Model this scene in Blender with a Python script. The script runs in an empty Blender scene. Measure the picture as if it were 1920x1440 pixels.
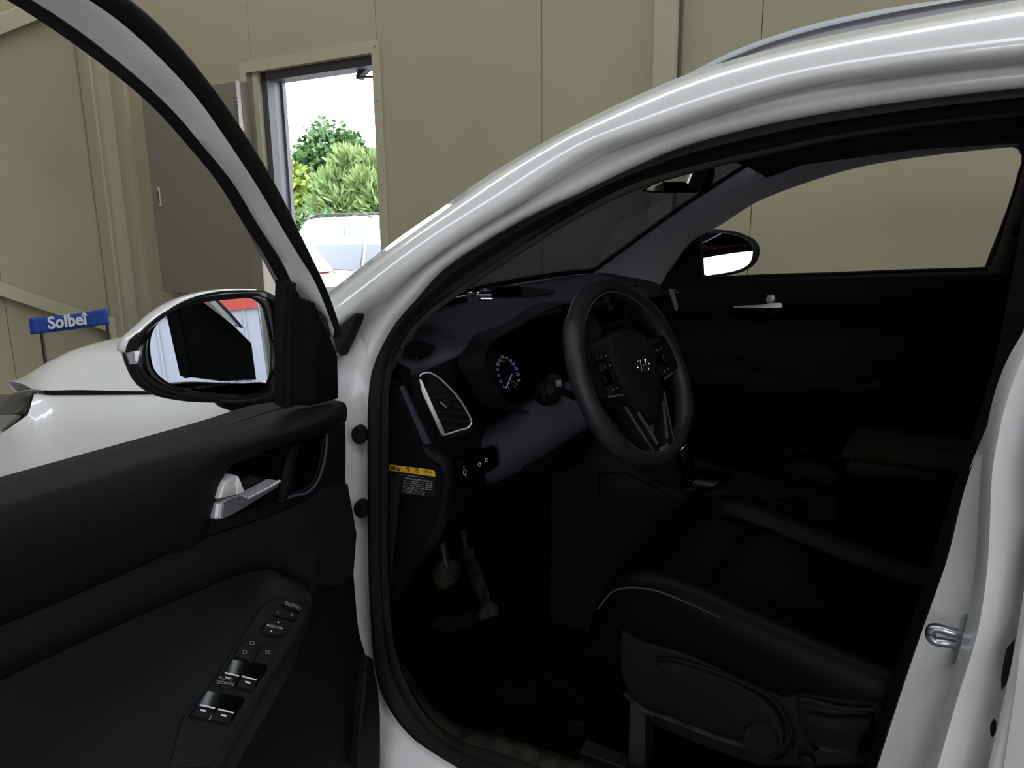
import bpy, bmesh, math, random
import numpy as np
from math import sin, cos, tan, pi, radians, sqrt
from mathutils import Vector, Matrix

random.seed(7)
scene = bpy.context.scene
COL = scene.collection

# ------------------------------------------------------------------ camera
CAM = np.array([1.52, -1.80, 1.36])
YAW, PITCH, ROLL, FPX = radians(30), radians(13), radians(0.6), 1443.0
_F = np.array([-sin(YAW)*cos(PITCH), cos(YAW)*cos(PITCH), -sin(PITCH)])
_R0 = np.array([cos(YAW), sin(YAW), 0.0])
_U0 = np.cross(_R0, _F)
_R = _R0*cos(ROLL) - _U0*sin(ROLL)
_U = _U0*cos(ROLL) + _R0*sin(ROLL)
camd = bpy.data.cameras.new('camera')
camo = bpy.data.objects.new('camera', camd)
COL.objects.link(camo)
camd.sensor_fit = 'HORIZONTAL'
camd.sensor_width = 36.0
camd.lens = FPX/1920*36.0
camd.clip_start = 0.02
camd.clip_end = 300
camo.matrix_world = Matrix(((_R[0], _U[0], -_F[0], CAM[0]), (_R[1], _U[1], -_F[1], CAM[1]),
                            (_R[2], _U[2], -_F[2], CAM[2]), (0, 0, 0, 1)))
scene.camera = camo

# ------------------------------------------------------------------ light
SKY = 9.0
world = bpy.data.worlds.new('overcast_sky')
scene.world = world
world.use_nodes = True
wn = world.node_tree.nodes
wl = world.node_tree.links
bg = wn['Background']
bg.inputs[0].default_value = (0.93, 0.965, 1.0, 1)
bg.inputs[1].default_value = SKY
scene.view_settings.view_transform = 'Standard'
scene.view_settings.look = 'None'
scene.view_settings.gamma = 1.0
scene.view_settings.use_curve_mapping = False
scene.view_settings.exposure = -0.15
scene.cycles.max_bounces = 10
scene.cycles.diffuse_bounces = 5
scene.cycles.glossy_bounces = 4
scene.cycles.transparent_max_bounces = 12
scene.cycles.use_denoising = True
scene.cycles.sample_clamp_indirect = 8.0


def portal(name, loc, size, rot):
    l = bpy.data.lights.new(name, 'AREA')
    l.shape = 'RECTANGLE'
    l.size, l.size_y = size
    l.cycles.is_portal = True
    o = bpy.data.objects.new(name, l)
    o.location = loc
    o.rotation_euler = rot
    COL.objects.link(o)


# daylight openings: side bay behind the camera, rear bay, pedestrian doorway
portal('side_bay_daylight', (2.9, -5.9, 1.45), (2.8, 2.9), (radians(90), 0, 0))
portal('added_skylight_daylight', (1.5, 1.25, 4.39), (11.0, 0.7), (0, 0, 0))  # portal for an unseen, added skylight
portal('added_skylight_daylight', (1.5, -2.7, 4.39), (11.0, 0.7), (0, 0, 0))  # portal for the other added skylight
portal('rear_bay_daylight', (8.4, -1.8, 1.5), (4.0, 3.0), (radians(90), 0, radians(90)))

# ------------------------------------------------------------------ projection helpers


def ray(x, y):
    return _F + _R*(x-960)/FPX - _U*(y-720)/FPX


def atY(p, Y):
    d = ray(*p)
    return CAM + d*(Y-CAM[1])/d[1]


def atX(p, X):
    d = ray(*p)
    return CAM + d*(X-CAM[0])/d[0]


def atZ(p, Z):
    d = ray(*p)
    return CAM + d*(Z-CAM[2])/d[2]


def atP(p, p0, n):
    d = ray(*p)
    n = np.asarray(n, float)
    return CAM + d*np.dot(np.asarray(p0)-CAM, n)/np.dot(d, n)


def atD(p, depth):
    return CAM + ray(*p)*depth


CROPS = {'A': (0, 0, 1/3), 'B': (440, 60, .375), 'C': (0, 480, .25), 'D': (220, 480, .26042), 'E': (340, 700, .20833),
         'F': (300, 1040, .27778), 'G': (680, 560, .22917), 'H': (1040, 480, .26389), 'I': (680, 820, .1875),
         'J': (680, 980, .31949), 'K': (1100, 800, 1/3), 'L': (1120, 1080, 1/3), 'M': (1560, 900, .375),
         'N': (1160, 200, .39583), 'O': (1200, 0, .375), 'P': (760, 280, .30208), 'Q': (0, 760, .375),
         'R': (600, 560, .20833), 'S': (1560, 360, .375), 'T': (1240, 640, .27083), 'V': (780, 440, .16667),
         'W': (0, 620, .16667), 'a': (1090, 530, .083333), 'b': (1140, 640, .15274), 'c': (720, 860, .0625),
         'd': (900, 640, .083333), 'e': (530, 90, .32639), 'f': (1290, 420, .078125), 'g': (440, 1100, .11111),
         'h': (1700, 130, .34), 'z': (0, 0, 1)}


def T(c, s):
    x0, y0, k = CROPS[c]
    return [(x0+k*float(a), y0+k*float(b)) for a, b in (w.split(',') for w in s.split())]


def resample(P, n, smooth=True, closed=False):
    P = np.asarray(P, float)
    if closed:
        P = np.vstack([P, P[:1]])
    if smooth and len(P) > 2:
        out = []
        m = len(P)
        for i in range(m-1):
            p1, p2 = P[i], P[i+1]
            p0 = P[i-1] if i > 0 else (P[m-2] if closed else 2*p1-p2)
            p3 = P[i+2] if i+2 < m else (P[1] if closed else 2*p2-p1)
            # centripetal-ish: scale tangents by the local chord
            l1 = np.linalg.norm(p2-p1)+1e-9
            l0 = np.linalg.norm(p1-p0)+1e-9
            l2 = np.linalg.norm(p3-p2)+1e-9
            m1 = ((p1-p0)/l0*l1+(p2-p1)/l1*l0)/(l0+l1)*l1
            m2 = ((p2-p1)/l1*l2+(p3-p2)/l2*l1)/(l1+l2)*l1
            for t in np.linspace(0, 1, 12, endpoint=False):
                out.append((2*t**3-3*t**2+1)*p1+(t**3-2*t**2+t)*m1+(-2*t**3+3*t**2)*p2+(t**3-t**2)*m2)
        out.append(P[-1])
        P = np.array(out)
    s = np.concatenate([[0], np.cumsum(np.linalg.norm(np.diff(P, axis=0), axis=1))])
    u = np.linspace(0, s[-1], n+1 if closed else n)
    Q = np.stack([np.interp(u, s, P[:, k]) for k in range(P.shape[1])], 1)
    return Q[:-1] if closed else Q


def unit(v):
    v = np.asarray(v, float)
    return v/(np.linalg.norm(v)+1e-12)


# ------------------------------------------------------------------ materials
M = {}


def mat(name, col, rough=0.5, metal=0.0, coat=0.0, spec=0.5, bump=0.0, bscale=200.0, var=0.0, vscale=3.0, emit=None, estr=0.0,
        coatr=0.05, var_col=None):
    m = bpy.data.materials.new(name)
    m.use_nodes = True
    nt = m.node_tree
    b = nt.nodes['Principled BSDF']
    b.inputs['Base Color'].default_value = (*col, 1)
    b.inputs['Roughness'].default_value = rough
    b.inputs['Metallic'].default_value = metal
    b.inputs['Specular IOR Level'].default_value = spec
    b.inputs['Coat Weight'].default_value = coat
    b.inputs['Coat Roughness'].default_value = coatr
    if emit:
        b.inputs['Emission Color'].default_value = (*emit, 1)
        b.inputs['Emission Strength'].default_value = estr
    if bump or var:
        tc = nt.nodes.new('ShaderNodeTexCoord')
    if bump:
        nz = nt.nodes.new('ShaderNodeTexNoise')
        nz.inputs['Scale'].default_value = bscale
        nz.inputs['Detail'].default_value = 3
        bp = nt.nodes.new('ShaderNodeBump')
        bp.inputs['Strength'].default_value = bump
        bp.inputs['Distance'].default_value = 0.002
        nt.links.new(tc.outputs['Object'], nz.inputs['Vector'])
        nt.links.new(nz.outputs['Fac'], bp.inputs['Height'])
        nt.links.new(bp.outputs['Normal'], b.inputs['Normal'])
    if var:
        n2 = nt.nodes.new('ShaderNodeTexNoise')
        n2.inputs['Scale'].default_value = vscale
        n2.inputs['Detail'].default_value = 6
        rp = nt.nodes.new('ShaderNodeValToRGB')
        c2 = var_col or tuple(c*(1-var) for c in col)
        rp.color_ramp.elements[0].position = 0.35
        rp.color_ramp.elements[1].position = 0.65
        rp.color_ramp.elements[0].color = (*c2, 1)
        rp.color_ramp.elements[1].color = (*col, 1)
        nt.links.new(tc.outputs['Object'], n2.inputs['Vector'])
        nt.links.new(n2.outputs['Fac'], rp.inputs['Fac'])
        nt.links.new(rp.outputs['Color'], b.inputs['Base Color'])
    M[name] = m
    return m


def glass_mat(name, tint, refl=1.0, rough=0.0):
    m = bpy.data.materials.new(name)
    m.use_nodes = True
    nt = m.node_tree
    nt.nodes.remove(nt.nodes['Principled BSDF'])
    out = nt.nodes['Material Output']
    tr = nt.nodes.new('ShaderNodeBsdfTransparent')
    tr.inputs[0].default_value = (*tint, 1)
    gl = nt.nodes.new('ShaderNodeBsdfGlossy')
    gl.inputs['Roughness'].default_value = rough
    gl.inputs['Color'].default_value = (refl, refl, refl, 1)
    lw = nt.nodes.new('ShaderNodeLayerWeight')
    lw.inputs[0].default_value = 0.5
    pw = nt.nodes.new('ShaderNodeMath')
    pw.operation = 'POWER'
    pw.inputs[1].default_value = 5.0
    fr = nt.nodes.new('ShaderNodeMath')
    fr.operation = 'MULTIPLY_ADD'
    fr.inputs[1].default_value = 0.96
    fr.inputs[2].default_value = 0.04
    nt.links.new(lw.outputs['Facing'], pw.inputs[0])
    nt.links.new(pw.outputs[0], fr.inputs[0])
    mx = nt.nodes.new('ShaderNodeMixShader')
    nt.links.new(fr.outputs[0], mx.inputs[0])
    nt.links.new(tr.outputs[0], mx.inputs[1])
    nt.links.new(gl.outputs[0], mx.inputs[2])
    nt.links.new(mx.outputs[0], out.inputs[0])
    M[name] = m
    return m


mat('paint', (0.73, 0.712, 0.725), 0.32, coat=1.0, coatr=0.03)
mat('paint_jamb', (0.72, 0.70, 0.72), 0.42, coat=0.5, coatr=0.12, var=0.10, vscale=9)
mat('silver_rail', (0.30, 0.30, 0.325), 0.45, metal=0.25)
mat('rubber', (0.0035, 0.0035, 0.004), 0.75, spec=0.25)
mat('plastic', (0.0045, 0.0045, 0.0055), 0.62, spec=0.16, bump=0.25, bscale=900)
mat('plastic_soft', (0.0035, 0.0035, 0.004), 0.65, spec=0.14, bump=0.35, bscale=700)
mat('plastic_top', (0.034, 0.034, 0.046), 0.65, spec=0.25, bump=0.35, bscale=700)  # raised base colour paints windshield light into the dash top
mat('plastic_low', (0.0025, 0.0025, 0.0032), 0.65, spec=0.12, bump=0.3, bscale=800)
mat('gloss_black', (0.002, 0.002, 0.0025), 0.15, spec=0.3)
mat('fabric_dark', (0.005, 0.004, 0.004), 0.95, spec=0.1, bump=0.4, bscale=1500)
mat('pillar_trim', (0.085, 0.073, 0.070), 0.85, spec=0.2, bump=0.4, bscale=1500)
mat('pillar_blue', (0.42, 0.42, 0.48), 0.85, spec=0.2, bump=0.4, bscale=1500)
mat('leather', (0.0009, 0.0009, 0.0013), 0.42, spec=0.06, bump=0.15, bscale=450)
mat('leather_wheel', (0.015, 0.015, 0.0175), 0.42, spec=0.3, bump=0.3, bscale=600)
mat('stitch', (0.022, 0.022, 0.024), 0.7)
mat('carpet', (0.0035, 0.003, 0.0025), 1.0, spec=0.05, bump=1.0, bscale=900, var=1, vscale=14, var_col=(0.007, 0.005, 0.0035))
mat('dusty', (0.035, 0.03, 0.024), 0.9, spec=0.1, var=0.6, vscale=30, var_col=(0.008, 0.007, 0.006))
mat('silver', (0.62, 0.61, 0.63), 0.32, metal=0.75)
mat('silver_paint', (0.50, 0.49, 0.51), 0.38, metal=0.35)
mat('chrome', (0.75, 0.75, 0.77), 0.14, metal=1.0)
mat('lever_grey', (0.075, 0.077, 0.085), 0.40, metal=0.2)
mat('zinc', (0.42, 0.45, 0.47), 0.32, metal=1.0, var=0.3, vscale=60)
mat('mirror_glass', (0.50, 0.52, 0.55), 0.0, metal=1.0)
mat('print_white', (0.55, 0.55, 0.56), 0.7)
mat('print_dim', (0.16, 0.16, 0.17), 0.7)
mat('print_dark', (0.02, 0.02, 0.02), 0.7)
mat('yellow', (0.62, 0.33, 0.012), 0.6)
mat('label_black', (0.004, 0.004, 0.005), 0.5)
mat('grey_sticker', (0.16, 0.155, 0.15), 0.6)
mat('red_plastic', (0.42, 0.012, 0.012), 0.5)
mat('gauge_glow', (0.1, 0.1, 0.14), 0.5, emit=(0.50, 0.48, 0.95), estr=0.14)
mat('needle_glow', (0.1, 0.1, 0.14), 0.5, emit=(0.62, 0.60, 1.0), estr=0.22)
mat('led_blue', (0.05, 0.08, 0.2), 0.5, emit=(0.25, 0.35, 1.0), estr=0.25)
mat('lamp_lens', (0.30, 0.28, 0.25), 0.08, coat=1.0)
mat('lamp_housing', (0.10, 0.095, 0.085), 0.22, coat=1.0)
mat('signal_lens', (0.16, 0.16, 0.16), 0.08, coat=1.0)
glass_mat('windshield_glass', (0.45, 0.445, 0.51), 0.7)
glass_mat('dark_glass', (0.10, 0.10, 0.11), 1.0)
glass_mat('clear_glass', (0.93, 0.95, 0.95), 1.0)
mat('wall', (0.375, 0.345, 0.235), 0.6, var=0.07, vscale=1.6, bump=0.10, bscale=60)
mat('wall_front', (0.36, 0.325, 0.22), 0.6, var=0.07, vscale=1.6, bump=0.10, bscale=60)
mat('steel_paint', (0.42, 0.395, 0.28), 0.5)
mat('joint', (0.10, 0.095, 0.07), 0.8)
mat('ceiling', (0.40, 0.41, 0.40), 0.8)
mat('concrete', (0.13, 0.13, 0.125), 0.75, var=0.3, vscale=2.5)
mat('asphalt', (0.30, 0.30, 0.30), 0.9, var=0.2, vscale=2)
mat('cabinet', (0.205, 0.184, 0.152), 0.5)
mat('cabinet_light', (0.50, 0.49, 0.47), 0.5)
mat('vent_slot', (0.05, 0.045, 0.045), 0.8)
mat('steel_grey', (0.115, 0.118, 0.135), 0.45)
mat('steel_dark', (0.060, 0.058, 0.064), 0.5)
mat('canvas_blue', (0.012, 0.055, 0.30), 0.85, bump=0.4, bscale=500)
mat('canvas_print', (0.62, 0.64, 0.66), 0.8)
mat('tube_black', (0.012, 0.011, 0.011), 0.5)
mat('building_white', (0.22, 0.235, 0.27), 0.5)
mat('building_red', (0.26, 0.022, 0.016), 0.5)
mat('leaf_green', (0.060, 0.13, 0.028), 0.6, var=1, vscale=5, var_col=(0.030, 0.085, 0.026))
mat('leaf_pale', (0.20, 0.27, 0.10), 0.6, var=1, vscale=5, var_col=(0.11, 0.19, 0.06))
mat('leaf_yellow', (0.22, 0.27, 0.035), 0.6, var=1, vscale=5, var_col=(0.10, 0.18, 0.035))
mat('bark', (0.10, 0.07, 0.05), 0.9)
mat('car_white', (0.60, 0.60, 0.62), 0.3, coat=1.0)
mat('car_red', (0.20, 0.022, 0.010), 0.3, coat=1.0)
mat('car_blue', (0.20, 0.23, 0.32), 0.3, coat=1.0)
mat('tyre', (0.012, 0.012, 0.012), 0.85)

# ------------------------------------------------------------------ object helpers
LOCS = {}


def empty(name, loc, label, cat, group=None):
    o = bpy.data.objects.new(name, None)
    o.location = loc
    o.empty_display_size = 0.2
    COL.objects.link(o)
    o['label'] = label
    o['category'] = cat
    if group:
        o['group'] = group
    LOCS[o.name] = np.array(loc, float)
    return o


def attach(o, parent):
    if parent is not None:
        o.parent = parent
        l = LOCS.get(parent.name)
        if l is not None:
            o.matrix_parent_inverse = Matrix.Translation(-Vector(l))


def tag(o, label=None, cat=None, group=None, kind=None):
    for k, v in (('label', label), ('category', cat), ('group', group), ('kind', kind)):
        if v:
            o[k] = v
    return o


def mk(name, V, Fc, m, parent=None, smooth=True, ang=40, solid=0.0, bevel=0.0, offset=-1.0):
    me = bpy.data.meshes.new(name)
    me.from_pydata([tuple(map(float, v)) for v in V], [], [tuple(f) for f in Fc])
    bm = bmesh.new()
    bm.from_mesh(me)
    bmesh.ops.remove_doubles(bm, verts=bm.verts, dist=1e-6)
    bmesh.ops.recalc_face_normals(bm, faces=bm.faces)
    bm.to_mesh(me)
    bm.free()
    me.materials.append(M[m])
    if smooth:
        me.shade_smooth()
        me.set_sharp_from_angle(angle=radians(ang))
    o = bpy.data.objects.new(name, me)
    COL.objects.link(o)
    attach(o, parent)
    if solid:
        md = o.modifiers.new('thickness', 'SOLIDIFY')
        md.thickness = solid
        md.offset = offset
    if bevel:
        md = o.modifiers.new('bevel', 'BEVEL')
        md.width = bevel
        md.segments = 2
        md.limit_method = 'ANGLE'
        md.angle_limit = radians(40)
    return o


def grid_faces(nr, nc, closed=False):
    f = []
    for i in range(nr-1):
        for j in range(nc if closed else nc-1):
            k = (j+1) % nc
            f.append((i*nc+j, i*nc+k, (i+1)*nc+k, (i+1)*nc+j))
    return f


def loft(name, rows, m, parent=None, n=40, smooth=True, solid=0.0, closed=False, ang=60, offset=0.0, cap=False, rs=True):
    if rs:
        rows = [resample(r, n, smooth, closed) for r in rows]
    nc = len(rows[0])
    V = [p for r in rows for p in r]
    Fc = grid_faces(len(rows), nc, closed)
    if cap:
        Fc.append(tuple(range(nc)))
        Fc.append(tuple(range((len(rows)-1)*nc, len(rows)*nc)))
    return mk(name, V, Fc, m, parent, True, ang, solid=solid, offset=offset)


def dome(name, ring, d, prof, m, parent=None, n=40, smooth=True, ang=35, ctr=None):
    """closed outline swept along d: prof = [(scale, offset)...]; both ends capped."""
    ring = resample(ring, n, smooth, True) if n else np.asarray(ring, float)
    c = ring.mean(0) if ctr is None else np.asarray(ctr)
    d = unit(d)
    V = []
    for s, o in prof:
        V += [c+(p-c)*s+d*o for p in ring]
    nc = len(ring)
    Fc = grid_faces(len(prof), nc, True)
    Fc.append(tuple(range(nc)))
    Fc.append(tuple(range((len(prof)-1)*nc, len(prof)*nc)))
    return mk(name, V, Fc, m, parent, True, ang)


def plate(name, ring, d, th, m, parent=None, n=0, bev=0.0, smooth=False, ang=35):
    """flat outlined plate: front face at the ring, going back along -d by th."""
    ring = resample(ring, n, smooth, True) if n else np.asarray(ring, float)
    c = ring.mean(0)
    r = np.mean(np.linalg.norm(ring-c, axis=1))
    b = bev
    prof = [(1.0, -th), (1.0, -b), (max(0.01, 1-b/r*0.35), -b*0.3), (max(0.01, 1-b/r), 0.0)] if b else [(1.0, -th), (1.0, 0.0)]
    return dome(name, ring, d, prof, m, parent, n=0, ang=ang)


def ringstrip(name, outer, inner, d, h, m, parent=None, n=60, smooth=True, ang=40):
    """picture-frame shape between two outlines, raised by h along d."""
    a = resample(outer, n, smooth, True)
    b = resample(inner, n, smooth, True)
    # align start
    k = np.argmin(np.linalg.norm(b-a[0], axis=1))
    b = np.roll(b, -k, axis=0)
    d = unit(d)
    rows = [a-d*h, a+d*h*0.6, a*0.75+b*0.25+d*h, a*0.3+b*0.7+d*h, b+d*h*0.5, b-d*h]
    V = [p for r in rows for p in r]
    Fc = grid_faces(6, n, True)
    return mk(name, V, Fc, m, parent, True, ang)


def tube(name, path, r, m, parent=None, n=0, seg=10, closed=False, smooth=True, ry=None, up=(0, 0, 1), rads=None):
    P = np.asarray(path, float)
    if n:
        P = resample(P, n, smooth, closed)
    V = []
    N = len(P)
    ry = ry or r
    for i in range(N):
        a = P[(i-1) % N] if (i > 0 or closed) else P[i]
        b = P[(i+1) % N] if (i < N-1 or closed) else P[i]
        t = unit(b-a)
        s = np.cross(t, up)
        if np.linalg.norm(s) < 1e-3:
            s = np.cross(t, (1, 0, 0))
        s = unit(s)
        w = np.cross(s, t)
        k = rads[i] if rads is not None else 1.0
        for j in range(seg):
            th = 2*pi*j/seg
            V.append(P[i]+s*r*k*cos(th)+w*ry*k*sin(th))
    Fc = grid_faces(N, seg, True)
    if closed:
        for j in range(seg):
            k = (j+1) % seg
            Fc.append(((N-1)*seg+j, (N-1)*seg+k, k, j))
    else:
        Fc.append(tuple(range(seg)))
        Fc.append(tuple(range((N-1)*seg, N*seg)))
    return mk(name, V, Fc, m, parent, True, 50)


def box(name, c, ax, half, m, parent=None, bevel=0.0):
    c = np.asarray(c, float)
    ax = [unit(a) for a in ax]
    V = []
    for i in (-1, 1):
        for j in (-1, 1):
            for k in (-1, 1):
                V.append(c+ax[0]*half[0]*i+ax[1]*half[1]*j+ax[2]*half[2]*k)
    Fc = [(0, 1, 3, 2), (4, 6, 7, 5), (0, 4, 5, 1), (2, 3, 7, 6), (0, 2, 6, 4), (1, 5, 7, 3)]
    return mk(name, V, Fc, m, parent, False, bevel=bevel)


XYZ = ((1, 0, 0), (0, 1, 0), (0, 0, 1))


def bar(name, a, b, w, h, m, parent=None, up=(0, 0, 1), bevel=0.0):
    a = np.asarray(a, float)
    b = np.asarray(b, float)
    t = unit(b-a)
    s = unit(np.cross(t, up))
    u = np.cross(s, t)
    return box(name, (a+b)/2, (t, s, u), (np.linalg.norm(b-a)/2, w/2, h/2), m, parent, bevel)


def text(name, body, at, xdir, ydir, size, m, parent=None, depth=0.0004, align='CENTER', sx=1.0, shear=0.0, bold=0.0):
    cu = bpy.data.curves.new(name, 'FONT')
    cu.body = body
    cu.size = size
    cu.align_x = align
    cu.align_y = 'CENTER'
    cu.extrude = depth
    cu.resolution_u = 3
    cu.shear = shear
    cu.offset = bold
    tmp = bpy.data.objects.new(name+'_tmp', cu)
    COL.objects.link(tmp)
    dg = bpy.context.evaluated_depsgraph_get()
    me = bpy.data.meshes.new_from_object(tmp.evaluated_get(dg))
    bpy.data.objects.remove(tmp)
    bpy.data.curves.remove(cu)
    x = unit(xdir)
    y = np.asarray(ydir, float)
    y = unit(y-x*np.dot(x, y))
    z = np.cross(x, y)
    mt = Matrix(((x[0]*sx, y[0], z[0], at[0]), (x[1]*sx, y[1], z[1], at[1]), (x[2]*sx, y[2], z[2], at[2]), (0, 0, 0, 1)))
    me.transform(mt)
    me.materials.clear()
    me.materials.append(M[m])
    o = bpy.data.objects.new(name, me)
    COL.objects.link(o)
    attach(o, parent)
    return o


def structure(o, label=None, cat=None):
    return tag(o, label, cat, kind='structure')

# ================================================================== SETTING
_a = radians(4)
WU = np.array([cos(_a), -sin(_a), 0.0])      # along the far wall, towards the rear of the car
WN = np.array([-sin(_a), -cos(_a), 0.0])     # into the room
W0 = np.array([1.5, 1.9, 0.0])
ZZ = np.array([0, 0, 1.0])
CEIL = 4.4


def wp(s, off, z):
    return W0 + WU*s + WN*off + ZZ*z


def wallbox(name, s0, s1, o0, o1, z0, z1, m, parent=None, bevel=0.0):
    return box(name, wp((s0+s1)/2, (o0+o1)/2, (z0+z1)/2), (WU, WN, ZZ), ((s1-s0)/2, (o1-o0)/2, (z1-z0)/2), m, parent, bevel)


SC = -6.17
COR = wp(SC, 0, 0)


def fp(d, off, z):
    return COR + WN*d + WU*off + ZZ*z


def frontbox(name, d0, d1, o0, o1, z0, z1, m, parent=None, bevel=0.0):
    return box(name, fp((d0+d1)/2, (o0+o1)/2, (z0+z1)/2), (WN, WU, ZZ), ((d1-d0)/2, (o1-o0)/2, (z1-z0)/2), m, parent, bevel)


fl = box('floor', (1.8, -1.6, -0.06), XYZ, (7.2, 4.9, 0.06), 'concrete')
structure(fl)
gr = box('ground', (0, 0, -0.62), XYZ, (60, 60, 0.1), 'asphalt')
structure(gr)
ce = box('ceiling', (1.6, -0.725, CEIL+0.06), XYZ, (7.6, 1.625, 0.06), 'ceiling')
structure(ce)
box('ceiling_piece', (1.6, -5.0, CEIL+0.06), XYZ, (7.6, 1.95, 0.06), 'ceiling', ce)
box('ceiling_piece', (1.6, 2.8, CEIL+0.06), XYZ, (7.6, 1.2, 0.06), 'ceiling', ce)
for y0, y1 in ((0.9, 1.6), (-3.05, -2.35)):  # skylight strips: unseen, added to light wall and car from above
    for x in (-5.0, 7.9):
        box('ceiling_piece', (x-(1.0 if x < 0 else -0.2), (y0+y1)/2, CEIL+0.06), XYZ, (1.1, (y1-y0)/2, 0.06), 'ceiling', ce)
    for k in range(6):
        box('added_skylight_pane', (-4.0+0.93+k*1.86, (y0+y1)/2, CEIL+0.05), XYZ, (0.90, (y1-y0)/2, 0.004), 'clear_glass', ce)

# far wall: backing with doorway gap, insulated panels as separate pieces
TH = 0.15
DS0, DS1, DZ = -4.34, -3.19, 2.27            # doorway opening in wall coordinates
wf = wallbox('wall_far', DS1, 7.2, -TH, -0.02, 0, CEIL, 'joint')
structure(wf)
w2 = wallbox('wall_backing', SC-0.2, DS0, -TH, -0.02, 0, CEIL, 'joint', wf)
w3 = wallbox('wall_backing', DS0, DS1, -TH, -0.02, DZ, CEIL, 'joint', wf)
seams = [SC, -4.34, -3.17, -2.0, -0.85, 0.30, 1.45, 2.60, 3.75, 4.90, 6.05, 7.2]
for i in range(len(seams)-1):
    a, b = seams[i]+0.002, seams[i+1]-0.002
    z0 = DZ if i == 1 else 0.0
    wallbox('wall_panel', a, b, -0.02, 0.0, z0, CEIL, 'wall', wf)
# painted column on the far wall
colm = wallbox('trim_1', -1.345, -1.235, 0.0, 0.05, 0, CEIL, 'steel_paint')
structure(colm)
wallbox('edge_joint', -1.235, -1.222, 0.0, 0.02, 0, CEIL, 'joint', colm)
# door surround: beige face trim, steel reveal frame
tr = wallbox('trim_2', -4.40, -3.145, 0.0, 0.012, 2.275, 2.345, 'steel_paint')
structure(tr)
wallbox('side_trim', -3.205, -3.145, 0.0, 0.012, 0, 2.275, 'steel_paint', tr)
wallbox('side_trim', -4.46, -4.40, 0.0, 0.012, 0, 2.345, 'steel_paint', tr)
wallbox('jamb_post', -4.40, -4.29, -0.03, 0.0, 0, 2.275, 'steel_paint', tr)
for zz in (2.31, 2.0, 1.5, 1.0):
    dome('trim_screw', [wp(-3.175+0.006*cos(t), 0.013, zz+0.006*sin(t)) for t in np.linspace(0, 2*pi, 8, endpoint=False)], WN,
         [(1, -0.002), (1, 0.002), (0.5, 0.003)], 'zinc', tr, n=0)
df = wallbox('door_1', -4.29, -4.23, -0.09, -0.03, 0, 2.27, 'steel_dark')
structure(df)
wallbox('frame_reveal', -4.30, -4.235, -TH-0.03, -0.09, 0, 2.27, 'steel_grey', df)
wallbox('frame_stop', -4.245, -4.215, -TH-0.03, -TH+0.0, 0, 2.27, 'steel_grey', df)
wallbox('frame_head', -4.29, -3.19, -TH-0.03, -0.03, 2.215, 2.27, 'steel_dark', df)
wallbox('frame_reveal', -3.20, -3.17, -TH-0.03, -0.03, 0, 2.27, 'steel_grey', df)
# door closer hanging under the head of the frame
q0 = atP((683, 128), wp(0, -0.12, 0), WN)
dc = plate('door_closer', [atP(p, q0, WN) for p in T('e', '425,112 485,122 470,130 445,155 438,180 420,178 418,160 430,130')],
           WN, 0.05, 'steel_dark', None, bev=0.004)
tag(dc, 'small dark door closer under the head of the doorway', 'door closer')
bar('arm', atP(T('e', '440,166')[0], q0, WN), atP(T('e', '530,166')[0], q0, WN), 0.012, 0.012, 'steel_dark', dc)

# front wall (ahead of the car) with bracing
wr = frontbox('wall_front', -0.3, 8.6, -TH, -0.02, 0, CEIL, 'joint')
structure(wr)
for i in range(8):
    frontbox('wall_panel', i*1.15+0.002-0.15, (i+1)*1.15-0.15-0.002, -0.02, 0.0, 0, CEIL, 'wall_front', wr)
# corner column: flange and web
cc = frontbox('trim_3', 0.0, 0.03, 0.0, 0.30, 0, CEIL, 'steel_paint')
structure(cc)
frontbox('web', 0.03, 0.20, 0.09, 0.11, 0, CEIL, 'steel_paint', cc)
frontbox('flange', 0.20, 0.22, 0.02, 0.18, 0, CEIL, 'steel_paint', cc)


def brace(name, d0, z0, d1, z1, w):
    a, b = fp(d0, 0.05, z0), fp(d1, 0.05, z1)
    t = unit(b-a)
    return box(name, (a+b)/2, (t, WU, np.cross(t, WU)), (np.linalg.norm(b-a)/2, 0.03, w/2), 'steel_paint', None, 0.004)


b1 = structure(brace('trim_4', 0.24, 0.405, 4.0, 2.25, 0.10))
b2 = structure(brace('trim_5', -0.1, 3.14, 4.0, 0.95, 0.12))
# gusset plate with bolts at the foot of the brace
gp = plate('gusset_plate', [fp(d, 0.09, z) for d, z in ((0.30, 0.50), (0.07, 0.47), (0.02, 0.30), (0.30, 0.28))], WU, 0.012,
           'steel_paint', b1, bev=0.002)
for d, z in ((0.20, 0.42), (0.08, 0.37)):
    dome('bolt', [fp(d+0.024*cos(t), 0.091, z+0.024*sin(t)) for t in np.linspace(0, 2*pi, 8, endpoint=False)], WU,
         [(1, -0.001), (1, 0.012), (0.6, 0.016)], 'steel_paint', b1, n=0)

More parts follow.
